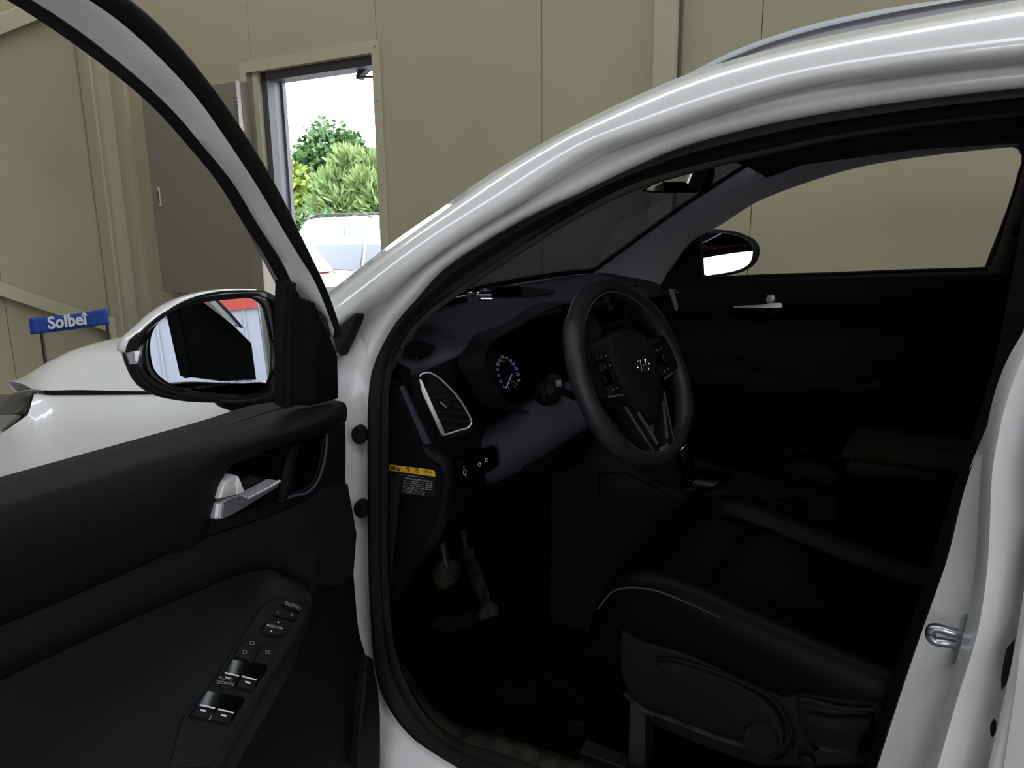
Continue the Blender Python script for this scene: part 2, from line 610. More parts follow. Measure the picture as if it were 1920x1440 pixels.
# near wall behind the camera with a wide open bay, rear wall with an open bay
NY = -6.0
nw = box('wall_near', (-1.85, NY-0.1, CEIL/2), XYZ, (3.35, 0.1, CEIL/2), 'wall')
structure(nw)
box('wall_piece', (6.4, NY-0.1, CEIL/2), XYZ, (2.1, 0.1, CEIL/2), 'wall', nw)
box('wall_piece', (2.9, NY-0.1, (CEIL+2.9)/2), XYZ, (1.4, 0.1, (CEIL-2.9)/2), 'wall', nw)
rwl = box('wall_rear', (8.5, 1.1, CEIL/2), XYZ, (0.1, 0.9, CEIL/2), 'wall')
structure(rwl)
box('wall_piece', (8.5, -4.9, CEIL/2), XYZ, (0.1, 1.1, CEIL/2), 'wall', rwl)
box('wall_piece', (8.5, -1.8, (CEIL+3.0)/2), XYZ, (0.1, 2.0, (CEIL-3.0)/2), 'wall', rwl)

# buildings across the yard (seen in the mirrors): white cladding with a red band
for nm, c, h, lab in (('warehouse', (4, -24, 0), (16, 2.5), 'white warehouse with red band behind the side bay, seen in passenger mirror'),
                      ('warehouse', (26, -4, 1), (2.5, 12), 'white warehouse with red band behind the rear bay, seen in driver mirror')):
    e = empty(nm, (c[0], c[1], -0.52), lab, 'building')
    box('wall_body', (c[0], c[1], 0.6), XYZ, (h[0], h[1], 1.12), 'building_white', e)
    box('red_band', (c[0], c[1], 2.45), XYZ, (h[0]+0.1, h[1]+0.1, 0.75), 'building_red', e)
    for k in range(-9, 10):
        if h[0] > h[1]:
            box('cladding_rib', (c[0]+k*1.6, c[1]+h[1]+0.02, 0.6), XYZ, (0.03, 0.03, 1.1), 'building_white', e)
        else:
            box('cladding_rib', (c[0]-h[0]-0.02, c[1]+k*1.2, 0.6), XYZ, (0.03, 0.03, 1.1), 'building_white', e)

# ------------------------------------------------------------------ things on the walls
cb = empty('wall_cabinet', wp(-5.1, 0, 0.7), 'large grey steel electrical cabinet mounted on wall beside doorway', 'cabinet')
CO = 0.10
qa, qb = atP((263, 178), wp(0, CO, 0), WN), atP((442, 162), wp(0, CO, 0), WN)
qc = atP((303, 547), wp(0, CO, 0), WN)
cs0, cs1 = np.dot(qa-W0, WU), np.dot(qb-W0, WU)
cz1, cz0 = qa[2], qc[2]
wallbox('body', cs0, cs1, 0.0, CO-0.02, cz0, cz1, 'cabinet', cb, 0.004)
cd_ = wallbox('door', cs0+0.004, cs1-0.004, CO-0.018, CO, cz0+0.004, cz1-0.004, 'cabinet', cb, 0.004)
hq = atP((300, 369), wp(0, CO, 0), WN)
hs = np.dot(hq-W0, WU)
hd = wallbox('handle', hs-0.014, hs+0.014, CO, CO+0.012, hq[2]-0.075, hq[2]+0.07, 'silver_paint', cd_, 0.004)
wallbox('lock_slot', hs-0.006, hs+0.006, CO+0.01, CO+0.014, hq[2]-0.05, hq[2]+0.045, 'vent_slot', cd_)
wallbox('edge_strip', cs1-0.001, cs1+0.006, CO-0.03, CO, cz0, cz1, 'cabinet_light', cb)
for k in range(8):
    zz = cz1-0.12-k*0.022
    wallbox('vent_louvre', cs1, cs1+0.004, 0.06, 0.13, zz, zz+0.009, 'vent_slot', cb)
jb = empty('junction_box', wp(-4.5, 0, 0.5), 'small grey box under white cap, right of the wall cabinet', 'box')
wallbox('body', cs1+0.01, cs1+0.15, 0.004, 0.12, 0.45, 1.20, 'cabinet', jb, 0.004)
wallbox('cap', cs1+0.01, cs1+0.15, 0.004, 0.12, 1.205, 1.36, 'cabinet_light', jb, 0.004)

# blue folding chair in front of the car
DPT = 4.9
ch = empty('folding_chair', (*(atD((130, 612), DPT)[:2]), 0), 'blue canvas folding chair with white lettering, standing ahead of the hood', 'chair')
bl, br_, brb, blb = [atD(p, DPT) for p in T('C', '218,468 800,392 820,510 230,590')]
bx = unit(br_-bl)
bn = unit(np.cross(bx, blb-bl))
if np.dot(bn, CAM-bl) < 0:
    bn = -bn
rows = []
for t in np.linspace(0, 1, 6):
    e0, e1 = bl*(1-t)+blb*t, br_*(1-t)+brb*t
    rows.append([e0*(1-s)+e1*s-bn*0.02*sin(pi*s)-ZZ*0.006*sin(pi*s)*(1-t) for s in np.linspace(0, 1, 14)])
back = loft('backrest', rows, 'canvas_blue', ch, rs=False, solid=0.006)
tcn = (bl+br_+brb+blb)/4
bup = unit((bl+br_)-(blb+brb))
text('lettering', 'Solbe\u00ee', tcn-bx*0.005+bn*0.010, bx, bup, 0.108, 'canvas_print', back, depth=0.001, sx=0.95, bold=0.003)
foot = []
for tp, bt in ((bl*0.9+br_*0.1, blb*0.9+brb*0.1), (bl*0.06+br_*0.94, blb*0.06+brb*0.94)):
    dn = bt + (bt-tp)*1.2
    low = np.array([dn[0], dn[1], 0.34])
    tube('back_post', [tp-bn*0.034, bt-bn*0.034, low-bn*0.034], 0.011, 'tube_black', ch)
    foot.append(low)
fw = unit(np.array([-bn[0], -bn[1], 0]))
sl, sr = foot
sf = [sl+fw*0.42, sr+fw*0.42]
loft('seat', [[sl, (sl+sr)/2-ZZ*0.03, sr], [sf[0], (sf[0]+sf[1])/2-ZZ*0.03, sf[1]]], 'canvas_blue', ch, n=8, solid=0.006)
for a, b in ((sl, sf[1]), (sr, sf[0]), (sf[0], sl), (sf[1], sr)):
    tube('leg', [a, np.array([b[0], b[1], 0.0])], 0.011, 'tube_black', ch)
for a, b in ((sl, sf[0]), (sr, sf[1])):
    tube('seat_rail', [a, b], 0.012, 'tube_black', ch)

# ------------------------------------------------------------------ outside: trees and parked cars


def tree(name, px, depth, ztop, zbot, rad, m, label, nleaf, leaf, spiky=False):
    c = atD(px, depth)
    e = empty(name, (c[0], c[1], -0.52), label, 'tree')
    rng = np.random.default_rng(hash(label) % 1000 if False else len(label)*7+int(px[0]))
    tube('trunk', [(c[0], c[1], -0.52), (c[0]+0.1, c[1], (ztop+zbot)/2), (c[0], c[1]+0.1, ztop-0.4)], 0.12, 'bark', e, seg=8, rads=[1, 0.6, 0.15])
    V, Fc = [], []
    cz = (ztop+zbot)/2
    hz = (ztop-zbot)/2
    blobs = []
    for k in range(26):
        v = rng.normal(size=3)
        v /= np.linalg.norm(v)
        r = rng.uniform(0.35, 0.95)
        blobs.append((np.array([c[0], c[1], cz])+v*r*np.array([rad, rad, hz])*0.8, rng.uniform(0.25, 0.5)*rad))
    for k in range(nleaf):
        bc, brr = blobs[rng.integers(len(blobs))]
        v = rng.normal(size=3)
        v /= np.linalg.norm(v)
        p = bc+v*brr*rng.uniform(0.55, 1.05)
        if spiky:
            t = unit(v+np.array([0, 0, 0.5])+rng.normal(size=3)*0.3)
        else:
            t = unit(v*0.6+rng.normal(size=3)*0.6)
        s = unit(np.cross(t, rng.normal(size=3)))
        L = leaf*rng.uniform(0.7, 1.3)
        w = L*(0.13 if spiky else 0.42)
        i = len(V)
        V += [p-t*L*0.5, p+s*w, p+t*L*0.5, p-s*w]
        Fc.append((i, i+1, i+2, i+3))
    o = mk('foliage', V, Fc, m, e, False)
    return e


tree('leafy_tree', (618, 330), 26.0, 4.1, -0.4, 2.3, 'leaf_green', 'tall dark green tree behind the parked cars, in doorway', 14000, 0.22)
tree('leafy_tree', (545, 345), 22.0, 3.1, -0.2, 1.3, 'leaf_yellow', 'yellowish green tree at left edge of the doorway view', 6000, 0.20)
tree('conifer_tree', (694, 350), 21.0, 3.2, -0.3, 1.5, 'leaf_pale', 'pale spiky conifer at right of the doorway view', 14000, 0.34, True)
tree('leafy_shrub', (578, 395), 19.2, 1.5, -0.5, 0.9, 'leaf_green', 'low dark green shrub beside the white parked car roof', 4500, 0.18)


def parked_car(name, loc, rz, m, label, L=4.4, Wd=1.8, H=1.6, belt=0.95, suv=True):
    e = empty(name, loc, label, 'car')
    R = Matrix.Rotation(rz, 4, 'Z')

    def tw(p):
        v = R @ Vector(p)
        return np.array([v[0]+loc[0], v[1]+loc[1], v[2]+loc[2]])
    # lower body, sections along its length
    secs = [(-L/2, 0.45, 0.75, 0.80), (-L/2+0.15, 0.28, 0.86, 0.93), (-L/2+0.9, 0.22, belt-0.02, 1), (-0.55, 0.22, belt, 1), (1.0, 0.22, belt+0.03, 1),
            (L/2-0.2, 0.26, belt+0.02, 0.95), (L/2, 0.42, belt-0.05, 0.86)]
    rows = []
    for x, z0, z1, k in secs:
        w = Wd/2*k
        rows.append([tw((x, y, z)) for y, z in ((-w*.85, z0), (-w, z0+.12), (-w, (z0+z1)/2), (-w*.97, z1-.05), (-w*.88, z1), (0, z1+.03), (w*.88, z1), (w*.97, z1-.05), (w, (z0+z1)/2), (w, z0+.12), (w*.85, z0))])
    body = loft('body', rows, m, e, rs=False, cap=True, closed=True)
    gx = [(-0.95, belt, 0.88), (-0.25, H-0.06, 0.74), (0.3, H, 0.73), (L/2-0.7, H-0.05, 0.72), (L/2-0.15, belt+0.02, 0.82)]
    rows = []
    for x, z1, k in gx:
        w = Wd/2*k
        rows.append([tw((x, y, z)) for y, z in ((-Wd/2*.9, belt-.05), (-w, z1-.04), (-w*.85, z1), (0, z1+.02), (w*.85, z1), (w, z1-.04), (Wd/2*.9, belt-.05))])
    loft('cabin', rows, m, e, rs=False, cap=True)
    # glazing laid on the cabin
    def quad(nm, pts, off):
        pts = [tw(p) for p in pts]
        n = unit(np.cross(pts[1]-pts[0], pts[2]-pts[0]))
        c = sum(pts)/len(pts)
        if np.dot(n, c-tw((0.6, 0, 0.8))) < 0:
            n = -n
        plate(nm, [p+n*off for p in pts], n, 0.01, 'car_glass', e)
    for s in (-1, 1):
        k = Wd/2*s
        quad('side_window', [(-0.62, k*.875, belt+.06), (-0.22, k*.765, H-.14), (0.35, k*.765, H-.12), (0.35, k*.875, belt+.06)], 0.018)
        quad('side_window', [(0.42, k*.875, belt+.06), (0.42, k*.765, H-.12), (L/2-.75, k*.765, H-.16), (L/2-.55, k*.865, belt+.08)], 0.018)
    quad('windscreen', [(-0.88, -Wd*.40, belt+.06), (-0.88, Wd*.40, belt+.06), (-0.3, Wd*.33, H-.09), (-0.3, -Wd*.33, H-.09)], 0.012)
    quad('rear_window', [(L/2-.22, -Wd*.36, belt+.12), (L/2-.22, Wd*.36, belt+.12), (L/2-.60, Wd*.32, H-.12), (L/2-.60, -Wd*.32, H-.12)], 0.012)
    for sx in (-1, 1):
        for sy in (-1, 1):
            c = (sx*L*.29+0.05, sy*(Wd/2-.12), 0.32)
            ring = [tw((c[0]+.32*cos(t), c[1], c[2]+.32*sin(t))) for t in np.linspace(0, 2*pi, 20, endpoint=False)]
            dome('wheel', ring, tw((0, 1, 0))-tw((0, 0, 0)), [(0.9, -.11), (1, -.08), (1, .08), (0.9, .11), (0.6, .10)], 'tyre', e, n=0)
    if suv:
        for s in (-1, 1):
            tube('roof_rail', [tw((-0.2, s*Wd*.34, H-.02)), tw((0.0, s*Wd*.34, H+.05)), tw((L/2-1, s*Wd*.34, H+.04)), tw((L/2-.8, s*Wd*.34, H-.03))], 0.018, 'tube_black', e)
        sp = [tw(p) for p in ((L/2-.78, -Wd*.33, H-.02), (L/2-.78, Wd*.33, H-.02), (L/2-.52, Wd*.31, H-.03), (L/2-.52, -Wd*.31, H-.03))]
        plate('spoiler', sp, (0, 0, 1), 0.04, 'tube_black', e, bev=0.008)
    return e


mat('car_glass', (0.16, 0.19, 0.23), 0.25, spec=0.3)  # sky reflection painted in as a lighter grey-blue base colour
g = -0.52


def at_wall(s, off):
    p = wp(s, off, g)
    return tuple(p)


RZ = radians(-4)
parked_car('parked_suv', at_wall(-10.6, -8.0), RZ+pi, 'car_white', 'white SUV with roof rails parked farthest, below the trees', 4.6, 1.85, 1.72, 1.0)
parked_car('parked_car', at_wall(-8.75, -2.35), RZ, 'car_red', 'orange red car parked at left edge of the doorway view', 4.2, 1.75, 1.66, 1.0, False)
parked_car('parked_car', at_wall(-7.2, -5.0), RZ+pi, 'car_white', 'white car parked in the middle, between SUV and pale blue car', 4.4, 1.8, 1.50, 0.95, False)
parked_car('parked_car', at_wall(-4.15, -2.0), RZ+pi, 'car_blue', 'pale blue car parked nearest to the doorway', 3.6, 1.75, 1.32, 0.86, False)

# ================================================================== THE CAR
car = empty('car', (1.33, 0, 0), 'white compact SUV with open driver door and black interior', 'car')


def gY(Z):
    return -0.74 + (max(0.0, Z-1.0))*0.40


def body(p, off=0.0):
    """point on the driver-side door opening surface (tumblehome), off = outwards."""
    d = ray(*p)
    lo, hi = 0.3, 4.0
    f = lambda t: (CAM+d*t)[1] - (gY((CAM+d*t)[2])-off)
    for _ in range(50):
        mid = (lo+hi)/2
        if f(mid) < 0:
            lo = mid
        else:
            hi = mid
    return CAM+d*lo


def bl_(pts, off):
    return [body(p, off) for p in pts]


# ---- traced lines of the door aperture, from the sill up the hinge pillar, over the A-pillar to the roof
L_a = T('z', '520,628 560,600 609,564 665,521 717,480 760,448 820,407 896,352 1017,280 1100,235 1200,187 1282,152 1400,115 1541,81 1687,52 1920,9 2250,-45')
L_b = T('z', '600,640 621,618 666,583 725,536 760,508 863,434 953,380 1032,325 1107,280 1200,246 1350,195 1500,154 1650,129 1920,97 2250,72')
L_bl = T('z', '700,1500 640,1420 612,1300 600,1150 598,950 604,820 618,740 634,667 650,625 668,592')
L_c = T('z', '1500,1700 1200,1575 900,1462 820,1411 785,1389 757,1363 731,1328 713,1290 704,1245 699,1172 695,1108 693,980 692,860 692,789 694,737 700,695 717,652 742,606 780,562 820,516 911,452 1002,401 1092,360 1183,316 1267,280 1350,255 1500,221 1650,197 1800,178 1920,165 2250,140')
L_d = T('z', '1500,1655 1200,1530 1000,1440 940,1417 846,1385 800,1345 768,1295 745,1235 733,1170 728,1100 727,900 728,800 731,720 740,672 760,632 790,596 866,537 971,467 1062,410 1174,350 1300,311 1425,282 1575,251 1725,229 1920,209 2250,186')
L_e = T('z', '733,700 747,668 764,640 796,604 870,547 975,477 1066,420 1180,362 1305,323 1425,294 1575,262 1725,239 1920,218 2250,194')

# outer skin of pillar and cantrail


def exr(r):
    return np.vstack([r, r[-1]+np.array([.6, 0, .002]), r[-1]+np.array([1.0, .02, -.03]), r[-1]+np.array([1.35, .05, -.09])])


ra = exr(resample(bl_(L_a, -0.02), 60))
rb = exr(resample(bl_(L_b, 0.065), 60))
mid1 = ra*0.90+rb*0.10+np.array([0.0, -0.015, 0.010])
mid2 = ra*0.50+rb*0.50+np.array([0.0, -0.020, 0.012])
mid3 = ra*0.09+rb*0.91+np.array([0.0, -0.012, 0.007])
skin = loft('a_pillar_skin', [ra+np.array([0, 0.16, -0.05]), ra+np.array([0, 0.07, 0.0]), ra, mid1, mid2, mid3, rb, rb+np.array([0, 0.015, -0.006])], 'paint', car, rs=False, ang=80)
# rabbet (door jamb) between skin edge and seal
rb2 = exr(resample(bl_(L_b, 0.030), 60))
Lcu = L_c[15:]
rc = exr(resample(bl_(Lcu, 0.0), 60))
rm1 = rb2*0.76+rc*0.24+np.array([0, 0.014, 0.0])
rm2 = rb2*0.45+rc*0.55+np.array([0, -0.004, 0.0])
rm3 = rb2*0.22+rc*0.78+np.array([0, -0.008, 0.0])
jamb = loft('roof_jamb', [rb2+np.array([0, 0.004, -0.002]), rm1, rm2, rm3, rc+np.array([0, 0.004, 0]), rc+np.array([0, .04, 0])], 'paint_jamb', car, rs=False, ang=80)
# hinge pillar
hb = resample(bl_(L_bl, 0.03), 50)
hc = resample(bl_(L_c[2:16], 0.0), 50)
hp = loft('hinge_pillar', [hb+np.array([-0.05, 0.05, 0]), hb, hb*0.7+hc*0.3+np.array([0.0, -0.008, 0]), hb*0.45+hc*0.55+np.array([0.004, -0.006, 0]), hb*0.15+hc*0.85, hc, hc+np.array([0, 0.05, 0])], 'paint_jamb', car, rs=False, ang=80)
for (px, py), r in (((674, 815), 0.0145), ((678, 954), 0.0145)):
    c = body((px, py), 0.014)
    nrm = unit((0.35, -0.93, 0.05))
    e1 = unit(np.cross(nrm, ZZ))
    e2 = np.cross(e1, nrm)
    dome('rubber_plug', [c+e1*r*cos(t)+e2*r*1.22*sin(t) for t in np.linspace(0, 2*pi, 24, endpoint=False)], nrm,
         [(1, -0.01), (1, 0.004), (0.85, 0.008), (0.5, 0.009)], 'rubber', car, n=0)
# seal: rounded black rubber lip with an inner flap
sc_ = resample(bl_(L_c, 0.004), 110)
sd_ = resample(bl_(L_d, -0.012), 110)
loft('door_opening_seal', [sc_+np.array([0, 0.03, 0]), sc_, sc_*0.82+sd_*0.18+np.array([0, -0.014, 0]), sc_*0.55+sd_*0.45+np.array([0, -0.018, 0]),
     sc_*0.38+sd_*0.62+np.array([0, 0.000, 0]), sc_*0.22+sd_*0.78+np.array([0, -0.006, 0]), sd_, sd_+np.array([-.03, .025, 0])], 'rubber', car, rs=False, ang=80)
# A-pillar inner trim strip and headliner edge
te = exr(resample(bl_(L_e, -0.045), 70))
td = exr(resample(bl_(L_d[13:], -0.014), 70))
loft('a_pillar_trim', [td, td*0.4+te*0.6+np.array([0, -0.004, 0]), te, te+np.array([0.0, 0.05, 0.03])], 'pillar_trim', car, rs=False, ang=80)

# black corner piece at the rear end of the fender
tri = [body(p, 0.075) for p in T('D', '1530,545 1600,495 1700,415 1722,428 1702,490 1650,600 1592,722 1560,660')]
plate('fender_corner', tri, (0.2, -1, 0.1), 0.03, 'rubber', car, bev=0.006)

# roof and roof rail (driver side)
rl_t = T('O', '60,468 200,390 450,258 700,165 1000,85 1300,28 1560,-8 1920,-45')
rl_m = T('O', '80,466 240,400 330,357 600,242 900,152 1200,86 1680,2 1920,-32')
rl_b = T('z', '1232,172 1290,151 1400,116 1541,82 1687,53 1800,30 1920,10 2000,-5')
ROFF = -0.06
rt, rm_, rb_ = [resample(bl_(l, o), 40) for l, o in ((rl_t, -0.075), (rl_m, -0.062), (rl_b, -0.058))]
ext = lambda r: np.vstack([r, r[-1]+np.array([0.5, 0, -0.01]), r[-1]+np.array([1.3, 0, -0.06])])
rt, rm_, rb_ = ext(rt), ext(rm_), ext(rb_)
loft('roof_rail', [rt+np.array([0, .035, -.01]), rt+np.array([0, 0.012, 0.002]), rt*0.7+rm_*.3+np.array([0, -.010, 0]), rm_+np.array([0, -.006, .002]), rm_+np.array([0, 0.012, 0])], 'silver_rail', car, rs=False, ang=60)
loft('roof_rail_base', [rm_+np.array([0, .006, 0.004]), rm_*0.5+rb_*0.5, rb_+np.array([0, 0, -.01]), rb_+np.array([0, .03, -.03])], 'silver_rail', car, rs=False, ang=60)

ROOFX = [0.98, 1.1, 1.4, 1.9, 2.5, 3.0, 3.35]
ROOFZ = [1.515, 1.555, 1.60, 1.615, 1.60, 1.55, 1.48]
rows = []
for x, z in zip(ROOFX, ROOFZ):
    rows.append([(x, y, z-0.02-0.16*abs(y)**2.4) for y in np.linspace(-0.56, 0.60, 15)])
loft('roof_panel', rows, 'paint', car, rs=False, solid=0.01)
rows = []
for x, z in zip([1.0]+ROOFX[1:], [1.47, 1.505, 1.535, 1.545, 1.53, 1.49, 1.42]):
    rows.append([(x, y, z-0.10*abs(y)**2.4) for y in np.linspace(-0.54, 0.62, 15)])
loft('headliner', rows, 'fabric_dark', car, rs=False, solid=0.01)

# ---- B-pillar, striker, rear door edge
B0 = T('M', '985,-840 960,-760 800,-330 690,-60 670,0 560,420 480,640 370,960 215,1440 150,1640')       # trim edge
B1 = T('M', '1050,-840 1000,-760 930,-650 860,-490 800,-240 775,-60 770,0 742,460 715,640 640,930 480,1440 420,1640')       # flat jamb / ridge
B2 = T('M', '1140,-840 1100,-760 1040,-650 960,-450 900,-240 865,-60 860,150 832,520 790,760 700,1020 592,1440 530,1640')    # ridge / gap
B3 = T('M', '1300,-840 1250,-760 1200,-650 1110,-450 1050,-240 1010,-60 985,300 958,560 905,880 840,1180 780,1440 740,1640')   # rear door lip
b0, b1, b2, b3 = [resample([atY(p, y) for p in l], 40) for l, y in ((B0, -0.735), (B1, -0.815), (B2, -0.845), (B3, -0.885))]
b0t = [np.array([1.50, -0.735+0.4*(z-1.0), z]) for z in (1.05,)]
dx = lambda a, b=0, c=0: np.array([a, b, c])
loft('b_pillar', [b0+dx(0.05, 0.03), b0, b0*0.6+b1*0.4+dx(.012, 0.0), b0*0.12+b1*0.88+dx(0.008, .004), b1+dx(-.006, -.008), b1*.5+b2*.5+dx(-.004, -.022), b2+dx(0, -.004),
     b2+dx(.02, .02), b2*.6+b3*.4+dx(.05, .06), b3+dx(0.05, 0.06)], 'paint_jamb', car, rs=False, ang=80)
rdo = b3
loft('rear_door_edge', [rdo+dx(.06, .07), rdo+dx(.012, .016), rdo+dx(0, 0.0), rdo+dx(.006, -.010), rdo+dx(.022, -.014), rdo+dx(.06, -.016), rdo+dx(.4, -.02), rdo+dx(1.0, -.01)], 'paint', car, rs=False, ang=80)
plate('rear_door_seal', [atY(p, -0.872) for p in T('M', '868,850 890,825 880,900 866,1000 845,1060 842,1000 856,900')], (-.3, -1, 0), 0.02, 'rubber', car, bev=.003)
dome('hinge_hole', [atY((1560+.375*(806+12*cos(t)), 900+.375*(1240+40*sin(t))), -0.862) for t in np.linspace(0, 2*pi, 12, endpoint=False)], (-.3, -1, 0), [(1, -.004), (1, 0.003)], 'rubber', car, n=0)
# striker
sp_ = [atY(p, -0.802) for p in T('M', '655,678 672,672 685,690 675,760 655,850 630,925 612,925 604,880 618,800 640,715')]
st = plate('striker', sp_, (-0.5, -0.86, 0), 0.008, 'zinc', car, n=30, smooth=True, bev=.002)
lp = [atY(T('M', q)[0], y) for q, y in (('640,768', -.800), ('600,762', -.803), ('530,742', -.803), ('504,742', -.803), ('498,790', -.803), ('516,806', -.803), ('560,812', -.803), ('612,822', -.800))]
tube('striker_loop', lp, 0.0062, 'zinc', st, n=40)
plate('striker_gasket', [p+dx(.006, .004) for p in [atY(q, -.802) for q in T('M', '668,672 685,690 675,760 655,860 632,928 612,928 640,860 655,760')]], (-.5, -.86, 0), .006, 'rubber', st)
plate('pillar_sticker', [atY(p, -0.788) for p in T('M', '583,990 590,1055 566,1160 520,1290 482,1400 476,1330 520,1220 560,1090')], (-.75, -.66, 0), 0.0015, 'grey_sticker', car)
# black B-pillar trim inside the aperture (lower and upper)
t0 = T('z', '1925,330 1912,440 1893,540 1862,690 1822,820 1778,950 1735,1080 1685,1240 1628,1440 1600,1540')
t1 = T('z', '1990,380 1960,500 1934,600 1900,700 1856,800 1812,900 1770,1057 1699,1260 1641,1440 1612,1540')
q0, q1 = resample([atY(p, -.66) for p in t0], 40), resample([atY(p, -.738) for p in t1], 40)
loft('b_pillar_trim', [q0+dx(.10, .02), q0, q0*.5+q1*.5+dx(-.006, -.006), q1, q1+dx(.03, .01)], 'plastic_soft', car, rs=False, ang=80)
# upper B-pillar between the doors, and rear door window frame
rows = []
for z in np.linspace(1.0, 1.50, 8):
    y = gY(z)
    x = 1.60+.06*(z-1.0)
    rows.append([(x+.02, y+.06, z), (x, y+.01, z), (x+.03, y-.045, z), (x+.14, y-.05, z), (x+.16, y+.0, z), (x+.14, y+.06, z)])
loft('b_pillar_upper', rows, 'gloss_black', car, rs=False, cap=True, closed=True)
rows = []
for x in np.linspace(1.78, 3.1, 8):
    rows.append([(x, -.585, 1.47), (x, -.565, 1.52), (x, -.54, 1.53)])
loft('rear_door_frame', rows, 'rubber', car, rs=False, solid=.02)
# sill scuff plate
s0 = [body(p, -0.016) for p in T('z', '745,1236 770,1290 802,1340 848,1380 940,1412 1000,1435 1200,1500 1500,1600')]
s1 = [body(p, -0.060) for p in T('z', '757,1246 784,1290 815,1328 842,1349 950,1382 1063,1419 1200,1462 1500,1570')]
loft('scuff_plate', [s0, [p*.5+q*.5+dx(0, 0, .006) for p, q in zip(s0, s1)], s1, [p+dx(0, .03, -.05) for p in s1]], 'dusty', car, n=40)
# rocker below the sill
rows = []
for off, dz in ((0.03, -0.02), (0.09, -0.05), (0.10, -0.10), (0.02, -0.13)):
    rows.append([np.array([x, -0.74-off, 0.27+dz]) for x in np.linspace(0.62, 1.6, 12)])
loft('rocker', [[np.array([x, -0.72, 0.265]) for x in np.linspace(0.62, 1.6, 12)]]+rows, 'paint', car, rs=False)

# ---- fender, hood, headlight
hs_ = T('z', '30,737 63,738 150,738 260,737 380,735 480,725 560,690 610,640')      # hood / fender gap
fe = [atY(p, -0.80) for p in hs_]
fe = resample(fe, 30)
rows = []
for (bx0, by0), (dy, dz) in zip(T('z', '66,737 65,737 64,739 60,752 56,767 52,778 17,803 -60,855'), ((.03, -.03), (0, -.004), (-.014, -.008), (-.05, -.03), (-.075, -.10), (-.085, -.22), (-.10, -.40), (-.09, -.60))):
    st_ = atY((bx0, by0), -.80+dy)
    rest = [p for p in fe+dx(0, dy, dz) if p[0] > st_[0]+.06]
    rows.append(resample([st_]+rest, 40, False))
loft('fender', rows, 'paint', car, rs=False, ang=80)
# hood: crowned panel, edge lip just above the gap
gp0, gp1 = [resample([atY(p, -0.775) for p in T('z', s)], 30) for s in ('62,726 150,728 260,731 380,729 480,716 560,680', '62,742 150,742 260,740 380,738 480,730 560,696')]
loft('hood_gap_shade', [gp0, gp1], 'rubber', car, rs=False, solid=.004)  # dark strip standing in for the shade inside the hood gap
edge = resample([atY((12, 714), -.69), atY((45, 721), -.755)]+[atY(p, -0.785) for p in T('z', '64,730 150,731 260,733 380,731 480,720 560,685 600,645')], 40)
rows = [edge+dx(0, 0.016, -0.006), edge]
for y in (-0.775, -0.75, -0.71, -0.66, -0.60, -0.5, -0.3, 0, 0.3, 0.5, 0.64, .74, .78):
    r = edge.copy()
    for i in range(40):
        x, ye = edge[i, 0], edge[i, 1]
        yy = max(y, ye+.004)
        d = min(yy-ye, .785-min(yy, .785))
        nf = max(0.0, min(1.0, (x+.66)/.22))**.42
        r[i, 1] = yy
        r[i, 2] = edge[i, 2]+0.098*(1-math.exp(-max(d, 0)/.07))*nf
        if x > .10:
            r[i, 2] = min(r[i, 2], max(edge[i, 2], 1.075))
        r[i, 0] = min(x, .42 if yy > -.70 else .60)
    rows.append(r)
loft('hood', rows, 'paint', car, rs=False, ang=80)
nose = np.array([r[0] for r in rows[1:]])
loft('hood_front_lip', [nose, nose+dx(.03, 0, -.03), nose+dx(.06, 0, -.035)], 'paint_jamb', car, rs=False)
box('engine_cover', (0.0, 0, 0.78), XYZ, (0.36, 0.66, 0.10), 'plastic_low', car, .02)
hl_o = [atY(p, -.80) for p in T('W', '-200,720 0,690 120,690 250,682 380,690 385,720 352,790 338,880 315,945 250,1000 100,1105 0,1175 -200,1300')]
hl = dome('headlight', hl_o, (-.25, -1, .25), [(1, -.10), (1, -.01), (.97, .008), (.85, .02), (.5, .026)], 'lamp_housing', car, n=50)
plate('headlight_lens', [atY(p, -.832) for p in T('W', '-150,950 0,950 150,945 182,958 175,985 60,1090 -150,1200')], (-.25, -1, .2), .01, 'lamp_lens', hl, n=0, bev=.004)
tube('headlight_gasket', [atY(p, -.81) for p in T('W', '386,700 356,790 342,880 320,945 255,1003 100,1112 0,1182 -150,1285')], .004, 'rubber', hl, n=40)
# front bumper
rows = []
for y in np.linspace(-0.84, 0.84, 15):
    k = -0.92+0.30*abs(y/0.84)**3
    rows.append([(k+.10, y, .86-.05*abs(y)), (k+.02, y, .76), (k-.03, y, .60), (k-.02, y, .42), (k+.08, y, .26)])
loft('front_bumper', rows, 'paint', car, rs=False, solid=.01)
box('grille', (-0.83, 0, .70), XYZ, (.06, .5, .12), 'plastic', car, .01)

